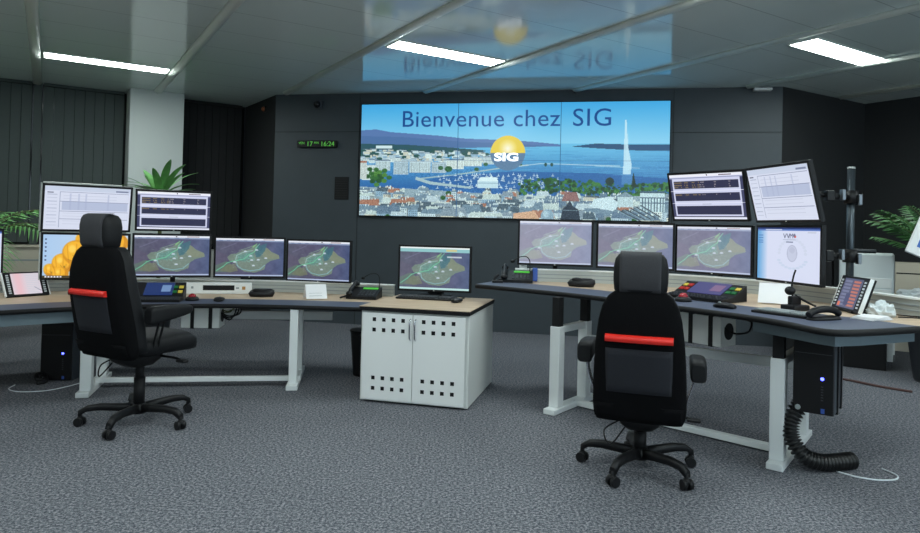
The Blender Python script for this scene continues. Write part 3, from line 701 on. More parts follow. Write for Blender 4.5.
# left desk, lowered
ld = thing('control_desk', 'low curved control desk on the left, running behind the left chair', 'desk', (-2.3, 6.2, 0), 0, 'curved sit-stand control desks')
LF = [(-4.25, 4.1), (-3.9, 4.65), (-3.52, 5.08), (-3.14, 5.40), (-2.67, 5.70), (-2.05, 5.84), (-1.46, 5.85), (-1.1, 5.83), (-.85, 5.81), (-.77, 5.86)]
LB = [(-5.3, 4.9), (-4.95, 5.7), (-4.5, 6.35), (-3.9, 6.75), (-3.25, 6.92), (-2.6, 6.98), (-1.9, 7.08), (-1.3, 7.02), (-.56, 6.86)]
desk_top(ld, LF, LB, .73, .40)
rear_rail(ld, [(-5.2, 4.95), (-4.86, 5.7), (-4.42, 6.27), (-3.86, 6.66), (-3.22, 6.84), (-2.58, 6.94), (-1.9, 7.0), (-1.3, 6.94), (-.66, 6.80)], .73)
leg_frame(ld, (-3.02, 5.36), (-3.24, 6.14), (-3.04, 5.46), (-3.20, 6.0), .697, .697)
leg_frame(ld, (-1.427, 5.76), (-1.56, 6.6), (-1.447, 5.88), (-1.53, 6.42), .697, .697, .072)
b = bm_new(); bar(b, (-3.10, 5.72), (-1.40, 5.98), .05, .045, .085, .004); obj('cross_beam', b, 'leg', ld, 'white beam low between the feet', world=True)
b = bm_new(); bar(b, (-2.95, 6.5), (-1.25, 6.62), .04, .50, .58, .004); obj('cross_beam', b, 'leg', ld, 'white beam high between the rear columns', world=True)
b = bm_new(); strip(b, [(-4.15, 4.3), (-3.82, 4.80), (-3.46, 5.20), (-3.1, 5.50), (-2.9, 5.64)], .012, .60, .697); obj('apron', b, 'apron', ld, 'blue grey steel apron under the desktop', world=True)

# ================================================================ CABINET
cab = thing('server_cabinet', 'white two-door cabinet with a wooden top and small square vent holes', 'cabinet', (-.235, 5.863, 0), R(-14))
W_, D_, Hc = .92, 1.0, .745
b = bm_new(); box(b, (0, .01, .006+Hc/2), (W_, D_-.02, Hc-.008), bev=.004); obj('body', b, 'offwhite', cab)
b = bm_new(); box(b, (0, -.005, .768), (W_+.02, D_+.02, .032), bev=.003); obj('edge_band', b, 'black', cab, 'black edge band')
b = bm_new(); box(b, (0, 0, .008), (W_-.06, D_-.06, .012)); obj('plinth', b, 'black', cab)
b = bm_new(); box(b, (0, -.005, .786), (W_+.016, D_+.016, .006)); obj('top', b, 'wood', cab, 'pale wooden top')
for s in (-1, 1):
    dw = W_/2-.028; x0 = s*(dw/2+.0025)
    b = bm_new(); z0, z1 = .028, .735
    # door with real square openings: built from strips around a 4 x 2 grid near its top and near its foot
    hx = [x0+s*(.075+.079*i)-s*(dw/2)+0 for i in range(4)]
    hx = sorted(x0-s*dw/2+s*(.085+.083*i) for i in range(4)); hz = [.120, .205, .598, .683]; q = .0165
    xs = [x0-dw/2]+[v for c in hx for v in (c-q, c+q)]+[x0+dw/2]; zs = [z0]+[v for c in hz for v in (c-q, c+q)]+[z1]
    for i in range(len(xs)-1):
        for j in range(len(zs)-1):
            if i % 2 == 1 and j % 2 == 1: continue
            v = [b.verts.new((x, -D_/2-.012, z)) for x, z in ((xs[i], zs[j]), (xs[i+1], zs[j]), (xs[i+1], zs[j+1]), (xs[i], zs[j+1]))]; b.faces.new(v)
    bmesh.ops.remove_doubles(b, verts=b.verts, dist=1e-5)
    r = bmesh.ops.extrude_face_region(b, geom=b.faces[:])
    for v in r['geom']:
        if isinstance(v, bmesh.types.BMVert): v.co.y += .012
    dr = obj('door', b, 'white', cab)
    b = bm_new()
    box(b, (x0, -D_/2-.0012+.0, (z0+z1)/2), (dw-.02, .002, z1-z0-.02))
    obj('vent_backing', b, 'black', dr)
    b = bm_new(); tube(b, [(s*.022, -D_/2-.012, .53), (s*.022, -D_/2-.036, .55), (s*.022, -D_/2-.04, .615), (s*.022, -D_/2-.036, .68), (s*.022, -D_/2-.012, .70)], .0065); obj('handle', b, 'chrome', dr, 'slim chrome bow handle')

# ================================================================ KEYBOARDS, MICE, PHONES ...
def keyboard(loc, rz, w=.52, d=.17, label='', group=None, keys='key'):
    t = thing('keyboard', label, 'keyboard', loc, rz, group)
    b = bm_new(); box(b, (0, 0, .010), (w, d, .016), bev=.004, rx=R(2)); obj('body', b, 'black', t)
    b = bm_new(); cols = 20; rows = 5
    for i in range(cols):
        for j in range(rows):
            if i in (14,): continue
            box(b, (-w/2+.018+(w-.036)*(i+.5)/cols, -d/2+.014+(d-.03)*(j+.5)/rows, .022+.0005*j), ((w-.036)/cols*.82, (d-.03)/rows*.82, .008))
    obj('keys', b, keys, t); return t
def mouse(loc, rz, label, m='black', group='mice on the desks', s=1.):
    b = bm_new(); loft(b, [((0, -.058*s, .012), .018*s, .010), ((0, -.045*s, .016), .033*s, .015), ((0, 0, .020), .036*s, .019), ((0, .035*s, .017), .034*s, .016), ((0, .055*s, .012), .022*s, .011)], e=2.4, ax='y')
    t = thing('mouse', label, 'mouse', loc, rz, group); obj('body', b, m, t)
    b = bm_new(); cyl(b, (-.004, .03*s, .032), (.004, .03*s, .032), .010, n=12); obj('wheel', b, 'greyside', t); return t
def trackball(loc, label):
    t = thing('trackball', label, 'trackball', loc, 0, 'red trackballs'); b = bm_new(); loft(b, [((0, 0, .001), .06, .06), ((0, 0, .02), .058, .058), ((0, 0, .034), .042, .042)], e=2); obj('base', b, 'black', t)
    b = bm_new(); ball(b, (0, 0, .034), (.034, .034, .03)); obj('ball', b, 'darkred', t)
keyboard((-.29, 6.10, .790), R(-14), .54, .19, 'black keyboard on the wooden top of the white cabinet')
mouse((-.01, 5.87, .790), R(-20), 'black mouse beside the keyboard on the white cabinet', s=1.2)
b = bm_new(); tube(b, [(-.03, 5.93, .798), (-.02, 6.05, .794), (.06, 6.2, .794), (.0, 6.35, .794)], .003); tag(obj('mouse_cable', b, 'black'), 'thin black mouse lead behind the mouse on the white cabinet', 'cable')
mouse((-2.17, 6.02, .733), R(10), 'black mouse on the blue strip of the left desk', s=1.25)
mouse((1.80, 4.47, .953), R(40), 'black mouse on the blue strip of the right desk', s=1.25)
trackball((-2.42, 6.03, .733), 'dark red trackball beside the console on the left desk')
trackball((1.645, 4.84, .953), 'dark red trackball at the front corner of the console on the right desk')
def puck(loc, rz, label):
    t = thing('speakerphone', label, 'speakerphone', loc, rz, 'black speakerphone pucks')
    b = bm_new(); loft(b, [((-.13, 0, .03), .02, .02), ((-.10, 0, .032), .035, .03), ((0, 0, .038), .045, .034), ((.10, 0, .034), .035, .03), ((.13, 0, .03), .02, .02)], e=2.5, ax='y')
    b.free(); b = bm_new(); loft(b, [((0, 0, .001), .11, .06), ((0, 0, .03), .125, .07), ((.01, .01, .06), .11, .055), ((.02, .01, .072), .07, .03)], e=2.6); obj('body', b, 'black', t)
    b = bm_new(); ball(b, (-.04, -.02, .062), (.05, .03, .018)); obj('grille', b, 'blackm', t)
puck((-1.93, 6.50, .733), R(15), 'black puck shaped speakerphone in front of the left desk rail')
puck((1.10, 5.93, .953), R(-10), 'black puck shaped speakerphone left of the right chair headrest')
def tent(loc, rz, label, w=.20, h=.15):
    t = thing('tent_card', label, 'card', loc, rz, 'white tent cards')
    b = bm_new()
    for s in (-1, 1): box(b, (0, s*.042, h/2*.97), (w, .003, h), rx=s*R(29))
    obj('card', b, 'paper', t)
    b = bm_new()
    for i in range(4): box(b, (0, -.0455-.0*i, h*.5), (.001, .001, .001))
    for i in range(5): box(b, (-.01, -.066+.0155*i, .035+i*.024), (w*.62, .0015, .003), rx=-R(29))
    obj('printed_lines', b, 'greyside', t)
tent((-1.385, 6.42, .731), R(24), 'white folded tent card below the rightmost map monitor of the left desk')
tent((2.33, 4.86, .951), R(-32), 'white folded tent card below the white page monitor on the right desk', .22, .16)

def console(loc, rz, w, label, sides, disp):
    t = thing('operator_console', label, 'console', loc, rz, 'operator consoles')
    d = .30; HH = .15 if disp == 'sc_blue' else .115
    b = bm_new(); pts = [(-d/2, 0), (-d/2, .022), (-.02, .036), (d/2, HH), (d/2, 0)]
    rings = [[b.verts.new((x, y, z+.002)) for y, z in pts] for x in (-w/2, w/2)]
    n0 = len(b.faces); skin(b, rings); [setattr(f, 'smooth', False) for f in b.faces]; obj('body', b, 'black', t)
    b = bm_new(); sw = w*.56; ang = math.atan2(HH-.036, d/2+.02); cy, cz = (d/2-.02)/2, (HH+.036)/2
    box(b, (0, cy, cz+.006), (sw, .17, .006), rx=ang); obj('display', b, disp, t)
    b = bm_new(); box(b, (sw*.25, cy+.0, cz+.010), (sw*.32, .09, .006), rx=ang); obj('display_window', b, 'sc_pale' if disp == 'sc_blue' else 'sc_pink', t)
    b = bm_new()
    for i in range(18):
        for j in range(3): box(b, (-w/2+.02+(w-.04)*(i+.5)/18, -d/2+.02+.035*j, .028+j*.004), ((w-.04)/18*.7, .022, .010))
    obj('keys', b, 'key', t)
    for s, cols in sides:
        for k, m in enumerate(cols):
            b = bm_new(); box(b, (s*(w/2-.055)+(k % 2-.5)*.048, cy-.03+(k//2)*.055, cz+.004+(-.03+(k//2)*.055)*math.tan(ang)), (.038, .034, .008), rx=ang); obj('button', b, m, t)
console((-2.70, 5.95, .733), R(12), .43, 'black console with a blue display on the left desk, right of the left chair', [(1, ['b_green', 'b_yellow', 'b_green', 'b_yellow'])], 'sc_blue')
console((1.87, 5.04, .953), R(-56), .52, 'black console with a violet display and red, yellow and green buttons on the right desk', [(1, ['b_green', 'b_green', 'b_green', 'b_yellow']), (-1, ['b_red', 'b_red', 'b_yellow', 'b_red'])], 'sc_violet')

def phone(loc, rz, label, gooseneck=True):
    t = thing('desk_phone', label, 'phone', loc, rz, 'black desk phones')
    b = bm_new(); pts = [(-.12, 0), (-.12, .025), (.12, .10), (.12, 0)]; rings = [[b.verts.new((x, y, z+.002)) for y, z in pts] for x in (-.15, .15)]; skin(b, rings); [setattr(f, 'smooth', False) for f in b.faces]; obj('body', b, 'black', t)
    ang = math.atan2(.075, .24); b = bm_new(); box(b, (.045, .075, .092), (.15, .035, .006), rx=ang); obj('display', b, 'green_lcd', t)
    b = bm_new()
    for i in range(5):
        for j in range(4): box(b, (-.03+i*.035, -.085+j*.035, .042+j*.011), (.024, .02, .008), rx=ang)
    obj('keys', b, 'key', t)
    b = bm_new(); tube(b, [(-.115, -.13, .05), (-.115, -.09, .085), (-.115, 0, .115), (-.115, .09, .15), (-.115, .13, .13)], .018, 10); ball(b, (-.115, -.12, .055), (.034, .038, .024)); ball(b, (-.115, .12, .13), (.034, .038, .024)); obj('handset', b, 'black', t)
    b = bm_new(); tube(b, [(-.13, -.13, .04), (-.19, -.15, .015), (-.21, -.08, .012), (-.17, .02, .012), (-.15, .08, .02)], .008, 6); obj('coiled_cord', b, 'black', t)
    if gooseneck:
        b = bm_new(); tube(b, [(.12, .11, .09), (.12, .12, .19), (.09, .12, .235), (.03, .11, .235), (-.03, .10, .20)], .005, 6); ball(b, (-.045, .10, .19), (.02, .016, .016)); obj('gooseneck', b, 'black', t)
phone((-.93, 6.56, .732), R(-8), 'black desk phone at the right end of the left desk')
phone((.55, 6.26, .952), R(-6), 'black desk phone at the left end of the right desk')
t = thing('headset_mount', 'small black dock on the desk left of the phone on the right desk', 'dock', (.36, 6.12, .952)); b = bm_new(); box(b, (0, 0, .012), (.10, .08, .024), bev=.006); tube(b, [(-.03, 0, .02), (-.02, .01, .05), (.01, .02, .075)], .012); obj('body', b, 'black', t)
t = thing('wall_box', 'white upright power box at the back corner of the right desk', 'socket box', (.63, 6.49, .93), R(-4)); b = bm_new(); box(b, (0, 0, .10), (.075, .03, .16), bev=.004); obj('body', b, 'white', t); b = bm_new(); box(b, (0, -.016, .075), (.04, .004, .05)); obj('socket', b, 'blackm', t)
b = bm_new(); box(b, (0, 0, .065), (.05, .03, .13), bev=.008); o = obj('usb_dongle', b, 'blue'); o.location = (.735, 6.385, .953); tag(o, 'small blue upright gadget behind the phone on the right desk', 'gadget')

def touch_panel(pos, yw, tilt, w, h, img, label, dz):
    t = thing('touch_panel', label, 'touch panel', pos, 0, 'slanted touch panels'); t.rotation_euler = (-tilt, 0, yw)
    b = bm_new(); box(b, (0, .022, 0), (w, .044, h), bev=.004); obj('body', b, 'black', t)
    [obj('side_trim', box(bm_new(), (q*(w/2+.004), .012, 0), (.008, .024, h*.98)), 'white', t) for q in (1, -1)]
    IMG['p'] = img; o = grid_screen('screen', w*.66, h*.86, img, SCR, t); o.location = (0, -.002, 0)
    b = bm_new()
    for s in (-1, 1):
        for i in range(9): box(b, (s*w*.41, -.002, h*(.36-i*.09)), (w*.06, .004, h*.05))
    obj('keys', b, 'keylight', t)
    inv = r_matrix(t).inverted(); b = bm_new()
    for s in (-1, 1):
        a = r_matrix(t) @ Vector((s*w*.3, .04, -.02)); c = r_matrix(t) @ Vector((s*w*.3, .0, -h/2)); n = Vector((-math.sin(yw), math.cos(yw), 0))
        cyl(b, a, (a.x+n.x*.08, a.y+n.y*.08, dz+.006), .006, n=8); cyl(b, (c.x, c.y, c.z+.01), (c.x, c.y, dz+.004), .007, n=8); cyl(b, (c.x, c.y, dz+.007), (a.x+n.x*.08, a.y+n.y*.08, dz+.007), .006, n=8)
    bmesh.ops.transform(b, matrix=inv, verts=b.verts); obj('stand', b, 'blackm', t)
touch_panel((2.62, 4.43, 1.075), R(-94.7), R(18.9), .36, .24, panel_picture(), 'slanted touch panel with orange keys at the right end of the right desk', .952)
touch_panel((-3.96, 6.07, .845), R(57.7), R(28.7), .36, .24, panel_picture(True), 'slanted touch panel with a pale pink screen at the left end of the left desk', .732)

# gooseneck bases
def goose(loc, label, s=1., pole=True):
    t = thing('desk_microphone', label, 'microphone', loc, 0, 'desk microphones'); b = bm_new(); box(b, (0, 0, .02), (.15*s, .11*s, .036), .4, .008); box(b, (.01, .03, .06), (.09*s, .04, .07), .4, .01); obj('base', b, 'black', t)
    b = bm_new(); tube(b, [(0, .02, .06), (-.01, .03, .14), (.0, .03, .22), (.01, .02, .27)], .006, 6); tube(b, [(.01, .02, .1), (.08, .02, .06), (.14, .0, .03)], .008, 6); ball(b, (-.03, .01, .13), (.035, .03, .03)); obj('gooseneck', b, 'black', t)
goose((2.26, 4.44, .952), 'black gooseneck microphone base below the white page monitor')
goose((-3.62, 6.30, .732), 'black gooseneck microphone base between pink touch panel and tulip monitor')
t = thing('headset_dock', 'small black headset dock on the left desk beside the left chair', 'dock', (-3.30, 6.02, .732)); b = bm_new(); loft(b, [((0, 0, .001), .11, .06), ((0, 0, .02), .10, .05), ((0, 0, .026), .08, .04)], e=2.2); box(b, (.02, .03, .06), (.10, .04, .09), .3, .01); obj('base', b, 'black', t); b = bm_new(); tube(b, [(.0, -.01, .03), (-.07, -.02, .06), (-.1, 0, .12), (-.09, .01, .18)], .012, 8); obj('handset', b, 'black', t)
# right desk: keyboard and big handset near the corner
keyboard((2.06, 4.17, .953), R(-58), .36, .17, 'grey-keyed black keyboard at the corner of the right desk', keys='greyside')
t = thing('telephone_handset', 'large black handset lying at the corner of the right desk', 'handset', (2.20, 3.98, .953), R(24)); b = bm_new(); loft(b, [((0, 0, .0), .13, .05), ((0, 0, .014), .12, .045), ((0, 0, .022), .09, .03)], e=3); obj('cradle', b, 'black', t)
b = bm_new(); tube(b, [(-.13, 0, .03), (-.09, 0, .052), (0, 0, .062), (.09, 0, .052), (.13, 0, .03)], .021, 10); obj('grip', b, 'black', t)
# paper and plastic at the right end
b = bm_new()
for i in range(4): box(b, (.01*i, .008*i, .004+i*.004), (.20, .14, .002), .1*i)
o = obj('paper_stack', b, 'paper'); o.location = (2.52, 4.03, .953); o.rotation_euler = (0, 0, R(25)); tag(o, 'loose white sheets at the right end of the right desk', 'papers')
def crumple(name, loc, s, m, label, cat, seed):
    rg = random.Random(seed); b = bm_new(); bmesh.ops.create_icosphere(b, subdivisions=3, radius=1)
    for v in b.verts:
        k = 1+rg.uniform(-.22, .16); v.co = Vector((v.co.x*s[0]*k, v.co.y*s[1]*k, max(-.0, (v.co.z+.55)*s[2]*k)))
    o = obj(name, b, m); o.location = loc; return tag(o, label, cat)
crumple('plastic_bag', (2.70, 4.22, .952), (.08, .09, .062), 'plastic_bag', 'crumpled clear plastic bag behind the orange-keyed touch panel', 'bag', 4)
b = bm_new(); tube(b, [(2.70, 4.35, .97), (2.80, 4.2, .965), (2.95, 4.1, .962), (2.88, 3.98, .962), (3.02, 4.02, .962)], .004); tube(b, [(2.74, 4.12, .962), (2.86, 4.05, .964), (2.8, 3.93, .962), (2.94, 3.97, .962)], .004); tag(obj('loose_cable', b, 'black'), 'thin black cable looping over the right end of the right desk', 'cable')
# white power strip panel in front of left rail
t = thing('socket_panel', 'long white panel with a black slot below the left map monitors', 'socket panel', (-2.67, 6.615, .732), R(11))
b = bm_new(); box(b, (0, 0, .055), (1.16, .08, .11), bev=.006); obj('body', b, 'white', t)
b = bm_new(); box(b, (.27, -.041, .062), (.30, .004, .05), bev=.001); obj('slot', b, 'blackm', t)
b = bm_new(); box(b, (.51, -.041, .06), (.032, .004, .032)); obj('socket', b, 'ochre', t, 'ochre socket')
b = bm_new(); box(b, (.45, -.041, .06), (.03, .004, .016)); box(b, (.02, -.041, .064), (.022, .004, .022)); box(b, (-.04, -.041, .064), (.02, .004, .005)); obj('port', b, 'greyside', t)

# ================================================================ UNDER-DESK DEVICES
def hung_box(loc, rz, label, wires):
    t = thing('power_supply_box', label, 'power box', loc, rz, 'white boxes strapped under the desks')
    b = bm_new(); box(b, (0, 0, 0), (.34, .20, .21), bev=.005); obj('body', b, 'offwhite', t)
    for x in (-.07, .09): 
        b = bm_new(); box(b, (x, 0, .005), (.032, .21, .23)); obj('strap', b, 'black', t)
    b = bm_new(); cyl(b, (.171, 0, 0), (.174, 0, 0), .06, n=20); obj('fan', b, 'blackm', t)
    b = bm_new()
    for k in range(wires): tube(b, [(.17, -.05+.03*k, .03-.02*k), (.24, -.05+.02*k, .0-.02*k), (.33-.02*k, -.03, .02), (.34-.02*k, 0, .08), (.30, .02, .095)], .007)
    obj('cables', b, 'black', t)
    if wires < 2: return
    b = bm_new(); tube(b, [(.17, 0, .05), (.22, 0, .035), (.27, .02, .06), (.28, .02, .09)], .005); tube(b, [(.17, .03, .02), (.24, .02, .03), (.27, .0, .08)], .004); obj('thin_cables', b, 'stem', t)
hung_box((-2.36, 6.15, .585), R(6), 'white box hanging under the left desk with a bundle of cables', 3)
hung_box((1.83, 4.86, .758), R(-52), 'white box with two black straps hanging under the right desk', 1)
def tower(loc, rz, w, h, d, label, strap=False):
    t = thing('computer_tower', label, 'computer', loc, rz, 'black computer towers')
    b = bm_new(); box(b, (0, d/2+.012, h/2), (w, d, h), bev=.005); obj('body', b, 'tower_side', t)
    b = bm_new(); box(b, (0, 0, h/2), (w*.98, .024, h*.98), bev=.006); obj('front_cover', b, 'black', t)
    b = bm_new(); ball(b, (w*.22, -.013, h*.48), (.010, .006, .010)); obj('power_light', b, 'led', t, 'glowing blue power light')
    b = bm_new(); cyl(b, (-w*.36, -.012, h*.07), (-w*.36, -.0145, h*.07), .016, n=20); obj('logo', b, 'greyside', t, 'round silver logo')
    b = bm_new(); box(b, (w*.24, -.013, h*.06), (.02, .003, .028)); obj('sticker', b, 'blue', t, 'small blue sticker')
    b = bm_new()
    for i in range(6): box(b, (w*.22, -.013, h*(.20+.035*i)), (.012, .003, .006))
    box(b, (0, -.0125, h*.80), (w*.9, .002, .004)); obj('port', b, 'key', t)
    if strap:
        for yy in (.14, .32):
            b = bm_new(); box(b, (0, yy, h/2+.02), (w+.016, .03, h+.06)); obj('strap', b, 'black', t)
    return t
tower((-3.57, 5.92, .002), R(4), .27, .51, .42, 'black computer tower standing on the carpet under the left desk')
tower((2.175, 4.04, .37), R(-36), .225, .46, .42, 'black computer tower hanging under the right desk', True)
# wall brackets of the hanging tower
b = bm_new(); tube(b, [(2.43, 4.30, .90), (2.46, 4.30, .78), (2.44, 4.31, .6), (2.45, 4.32, .42)], .008); tube(b, [(2.50, 4.34, .90), (2.46, 4.33, .8), (2.50, 4.36, .72), (2.47, 4.34, .66)], .006)
tag(obj('hanging_cable', b, 'black'), 'black cables hanging beside the raised computer tower', 'cable')
# cable hose
b = bm_new(); path = [(2.16, 4.16, .40), (2.10, 4.14, .30), (2.09, 4.12, .20), (2.15, 4.09, .10), (2.26, 4.09, .062), (2.38, 4.12, .056), (2.50, 4.16, .056)]
P_ = [Vector(q) for q in path]
fine = []
for i in range(len(P_)-1):
    a_, b_, c_, d_ = P_[max(0, i-1)], P_[i], P_[i+1], P_[min(len(P_)-1, i+2)]
    for k in range(20):
        t_ = k/20; fine.append(.5*((2*b_)+(-a_+c_)*t_+(2*a_-5*b_+4*c_-d_)*t_*t_+(-a_+3*b_-3*c_+d_)*t_**3))
tube(b, fine, lambda s: .043+.011*math.sin(s*2*PI*30), 16, smooth=False); b2 = b
tag(obj('cable_hose', b2, 'rubber'), 'thick ribbed black cable hose curling from the raised tower to the carpet', 'hose')
# floor cables
b = bm_new(); tube(b, [(-3.80, 5.72, .006), (-3.76, 5.58, .006), (-3.62, 5.50, .006), (-3.45, 5.54, .006), (-3.36, 5.66, .006), (-3.30, 5.86, .006)], .004); tag(obj('floor_cable', b, 'wirewhite'), 'thin white cable curving on the carpet in front of the left computer tower', 'cable')
b = bm_new(); tube(b, [(2.36, 4.10, .006), (2.42, 4.02, .006), (2.52, 3.97, .006), (2.64, 3.98, .006), (2.70, 4.05, .006), (2.68, 4.16, .006)], .005); tag(obj('floor_cable', b, 'wirewhite'), 'thin white cable curving on the carpet by the end of the black hose', 'cable')
b = bm_new(); tube(b, [(-3.62, 5.86, .02), (-3.66, 5.80, .04), (-3.70, 5.86, .07), (-3.66, 5.90, .05), (-3.6, 5.82, .02), (-3.64, 5.76, .015)], .018); tag(obj('coiled_cable', b, 'black'), 'bunch of coiled black cable at the foot of the left computer tower', 'cable')
b = bm_new(); tube(b, [(3.75, 6.9, .01), (3.95, 6.7, .012), (4.1, 6.45, .012), (4.3, 6.25, .01)], .012); tag(obj('floor_cable', b, 'brown'), 'dark brown cable on the carpet behind the right desk', 'cable')
t = thing('waste_bin', 'black waste bin peeking out left of the white cabinet', 'bin', (-.90, 6.45, 0)); b = bm_new()
loft(b, [((0, 0, .002), .10, .10), ((0, 0, .02), .105, .105), ((0, 0, .40), .135, .135), ((0, 0, .43), .14, .14)], e=2); obj('body', b, 'blackm', t); b = bm_new(); cyl(b, (0, 0, .425), (0, 0, .44), .146, n=28); obj('rim', b, 'black', t)

# monitor pole behind the right stack
t = thing('monitor_pole', 'tall dark metal pole with clamp arms behind the rightmost monitors', 'monitor stand', (2.965, 5.02, 0)); b = bm_new()
cyl(b, (0, 0, .86), (0, 0, 1.97), .027, n=20); obj('pole', b, mat('dark_steel', (70, 78, 84), .3, .6), t)
b = bm_new(); cyl(b, (0, 0, 1.97), (0, 0, 1.985), .028, n=20); obj('cap', b, 'alu', t)
b = bm_new(); box(b, (-.04, 0, .93), (.2, .14, .05), bev=.006); box(b, (-.1, 0, .85), (.06, .12, .16), bev=.006); obj('desk_clamp', b, 'blackm', t)
for z, zt, x in ((1.755, 1.79, -.41), (1.31, 1.31, -.375)):
    b = bm_new(); cyl(b, (0, 0, z-.05), (0, 0, z+.05), .05, n=20); cyl(b, (0, 0, z), (-.22, -.10, z), .022); cyl(b, (-.22, -.10, z), (x+.03, -.02, zt), .018); box(b, (-.22, -.10, z), (.06, .06, .08), bev=.008); a = obj('arm', b, 'black', t)
    obj('mounting_plate', box(bm_new(), (x+.03, -.02, zt), (.012, .14, .14), R(12), .003), 'darkchrome', a)
    for q in ((-.12, -.10, z+.01), (.04, -.04, z-.02)): obj('clamp', box(bm_new(), q, (.026, .045, .08), bev=.004), 'darkchrome', a)

# ================================================================ CHAIRS
def chair(loc, rz, dz, ang0, label, arm_dz=(0, 0), cast=.375, armm='chrome', bw=1., bar_dz=0.):
    t = thing('office_chair', label, 'chair', loc, rz, 'high-backed black office chairs')
    # five star base
    b = bm_new(); loft(b, [((0, 0, .075), .05, .05), ((0, 0, .10), .055, .055), ((0, 0, .145), .045, .045)], e=2)
    for k in range(5):
        a = R(ang0+72*k); c, s = math.cos(a), math.sin(a); px, py = -s, c; rings = []
        for r, z, w, h in ((.03, .115, .032, .026), (.14, .125, .028, .024), (.25, .132, .025, .022), (.33, .125, .024, .02), (.385, .092, .022, .020)):
            r *= cast/.375; rings.append([b.verts.new((c*r+px*w*u, s*r+py*w*u, z+h*v)) for u, v in ((-1, -1), (-.7, .8), (-.3, 1), (.3, 1), (.7, .8), (1, -1))])
        skin(b, rings)
    base = obj('star_base', b, 'black', t)
    for k in range(5):
        a = R(ang0+72*k); x, y = math.cos(a)*cast, math.sin(a)*cast; ta = a+1.2
        b = bm_new(); dx, dy = math.cos(ta), math.sin(ta)
        for q in (-1, 1): cyl(b, (x+dx*q*.008, y+dy*q*.008, .032), (x+dx*q*.030, y+dy*q*.030, .032), .030, n=20)
        cst = obj('caster', b, 'black', t)
        b = bm_new(); cyl(b, (x, y, .03), (x, y, .092), .012); ball(b, (x, y, .048), (.024, .024, .024)); cst2 = obj('caster_fork', b, 'blackm', cst)
    b = bm_new(); cyl(b, (0, 0, .12), (0, 0, .24+dz*.6), .038); cyl(b, (0, 0, .20+dz*.6), (0, 0, .34+dz), .030); obj('gas_column', b, 'blackm', t)
    Z = dz
    b = bm_new(); loft(b, [((0, -.02, .27+Z), .08, .09), ((0, -.03, .31+Z), .115, .15), ((0, -.03, .36+Z), .13, .17)], e=4); obj('mechanism', b, 'blackm', t)
    b = bm_new(); tube(b, [(.10, .08, .33+Z), (.24, .10, .325+Z), (.30, .10, .31+Z)], .009); box(b, (.31, .10, .31+Z), (.08, .05, .018), bev=.006); obj('lever', b, 'black', t); b = bm_new(); tube(b, [(-.10, -.10, .33+Z), (-.2, -.16, .27+Z), (-.16, -.2, .2+Z), (-.08, -.16, .3+Z)], .005); obj('control_cable', b, 'black', t)
    # seat
    b = bm_new(); loft(b, [((0, -.27, .425+Z), .20, .035), ((0, -.24, .425+Z), .25, .055), ((0, -.1, .43+Z), .265, .07), ((0, .1, .43+Z), .265, .075), ((0, .24, .425+Z), .255, .075), ((0, .29, .41+Z), .235, .06), ((0, .315, .40+Z), .19, .03)], e=3.6, ax='y'); obj('seat', b, 'leather', t)
    # backrest
    ys = lambda z: -.245-.10*min(1, max(0, (z-.40)/.5))
    secs = [(.365, .255, .045), (.40, .272, .062), (.46, .277, .072), (.60, .274, .083), (.72, .268, .086), (.84, .258, .084), (.95, .243, .078), (1.03, .222, .07), (1.085, .190, .06), (1.115, .150, .048), (1.13, .10, .03)]
    secs = [(z, w*bw, d) for z, w, d in secs]
    b = bm_new(); loft(b, [((0, ys(z), z+Z), w, d) for z, w, d in secs], e=3.4); obj('backrest', b, 'fabric', t)
    b = bm_new(); fr = []   # leather front cushion with side wings
    loft(b, [((0, ys(z)+.065, z+Z), w*1.0, d*1.0) for z, w, d in secs[1:-1]], e=3.4); obj('front_cushion', b, 'leather', t)
    def back_y(z, off): 
        zz = [s[0] for s in secs]; dd = [s[2] for s in secs]; return ys(z)-float(np.interp(z, zz, dd))-off
    def plate(z0, z1, w, off, th, n=6, e=.0):
        b = bm_new(); rings = []
        for i in range(n+1):
            z = z0+(z1-z0)*i/n; y = back_y(z, off); rings.append([b.verts.new((x, yy, z+Z)) for x, yy in ((-w, y+th+.014), (-w*.9, y+.004), (-w*.4, y-.001), (w*.4, y-.001), (w*.9, y+.004), (w, y+th+.014), (0, y+th+.01))])
        skin(b, rings); return b
    obj('back_panel', plate(.545, .80, .182, .004, .0), 'greyfab2', t, 'slate grey panel on the back')
    obj('hem', plate(.385, .47, .262*bw, -.002, .0, 3), 'fabric', t)
    b = bm_new(); y = back_y(.85+bar_dz, .004); 
    rings = [[b.verts.new((x, y+dy+.012*(abs(x)/.18)**2, zz+Z+bar_dz)) for dy, zz in ((.02, .838), (-.022, .84), (-.026, .868), (.0, .880), (.02, .878))] for x in (-.183, -.178, -.1, 0, .1, .178, .183)]
    skin(b, rings); obj('grab_handle', b, 'red', t, 'bright red grab bar across the back')
    # headrest
    hs = [(1.105, .130, .055), (1.125, .145, .070), (1.18, .150, .080), (1.25, .150, .082), (1.30, .140, .076), (1.325, .122, .06), (1.335, .09, .035)]
    b = bm_new(); loft(b, [((0, -.33, z+Z), w, d) for z, w, d in hs], e=3.6); obj('headrest', b, 'leather', t)
    b = bm_new(); rings = []
    for z, d in ((1.112, .060), (1.14, .078), (1.2, .085), (1.26, .086), (1.305, .077), (1.328, .062), (1.340, .030), (1.341, 0)):
        rings.append([b.verts.new((x, -.33-d+(.0 if abs(x) < .1 else .006), z+Z)) for x in (-.112, -.09, 0, .09, .112)]+[b.verts.new((x, -.33-d+.02, z+Z-.004)) for x in (.112, 0, -.112)])
    skin(b, rings); obj('headrest_panel', b, 'greyfab', t, 'charcoal fabric strip over the headrest')
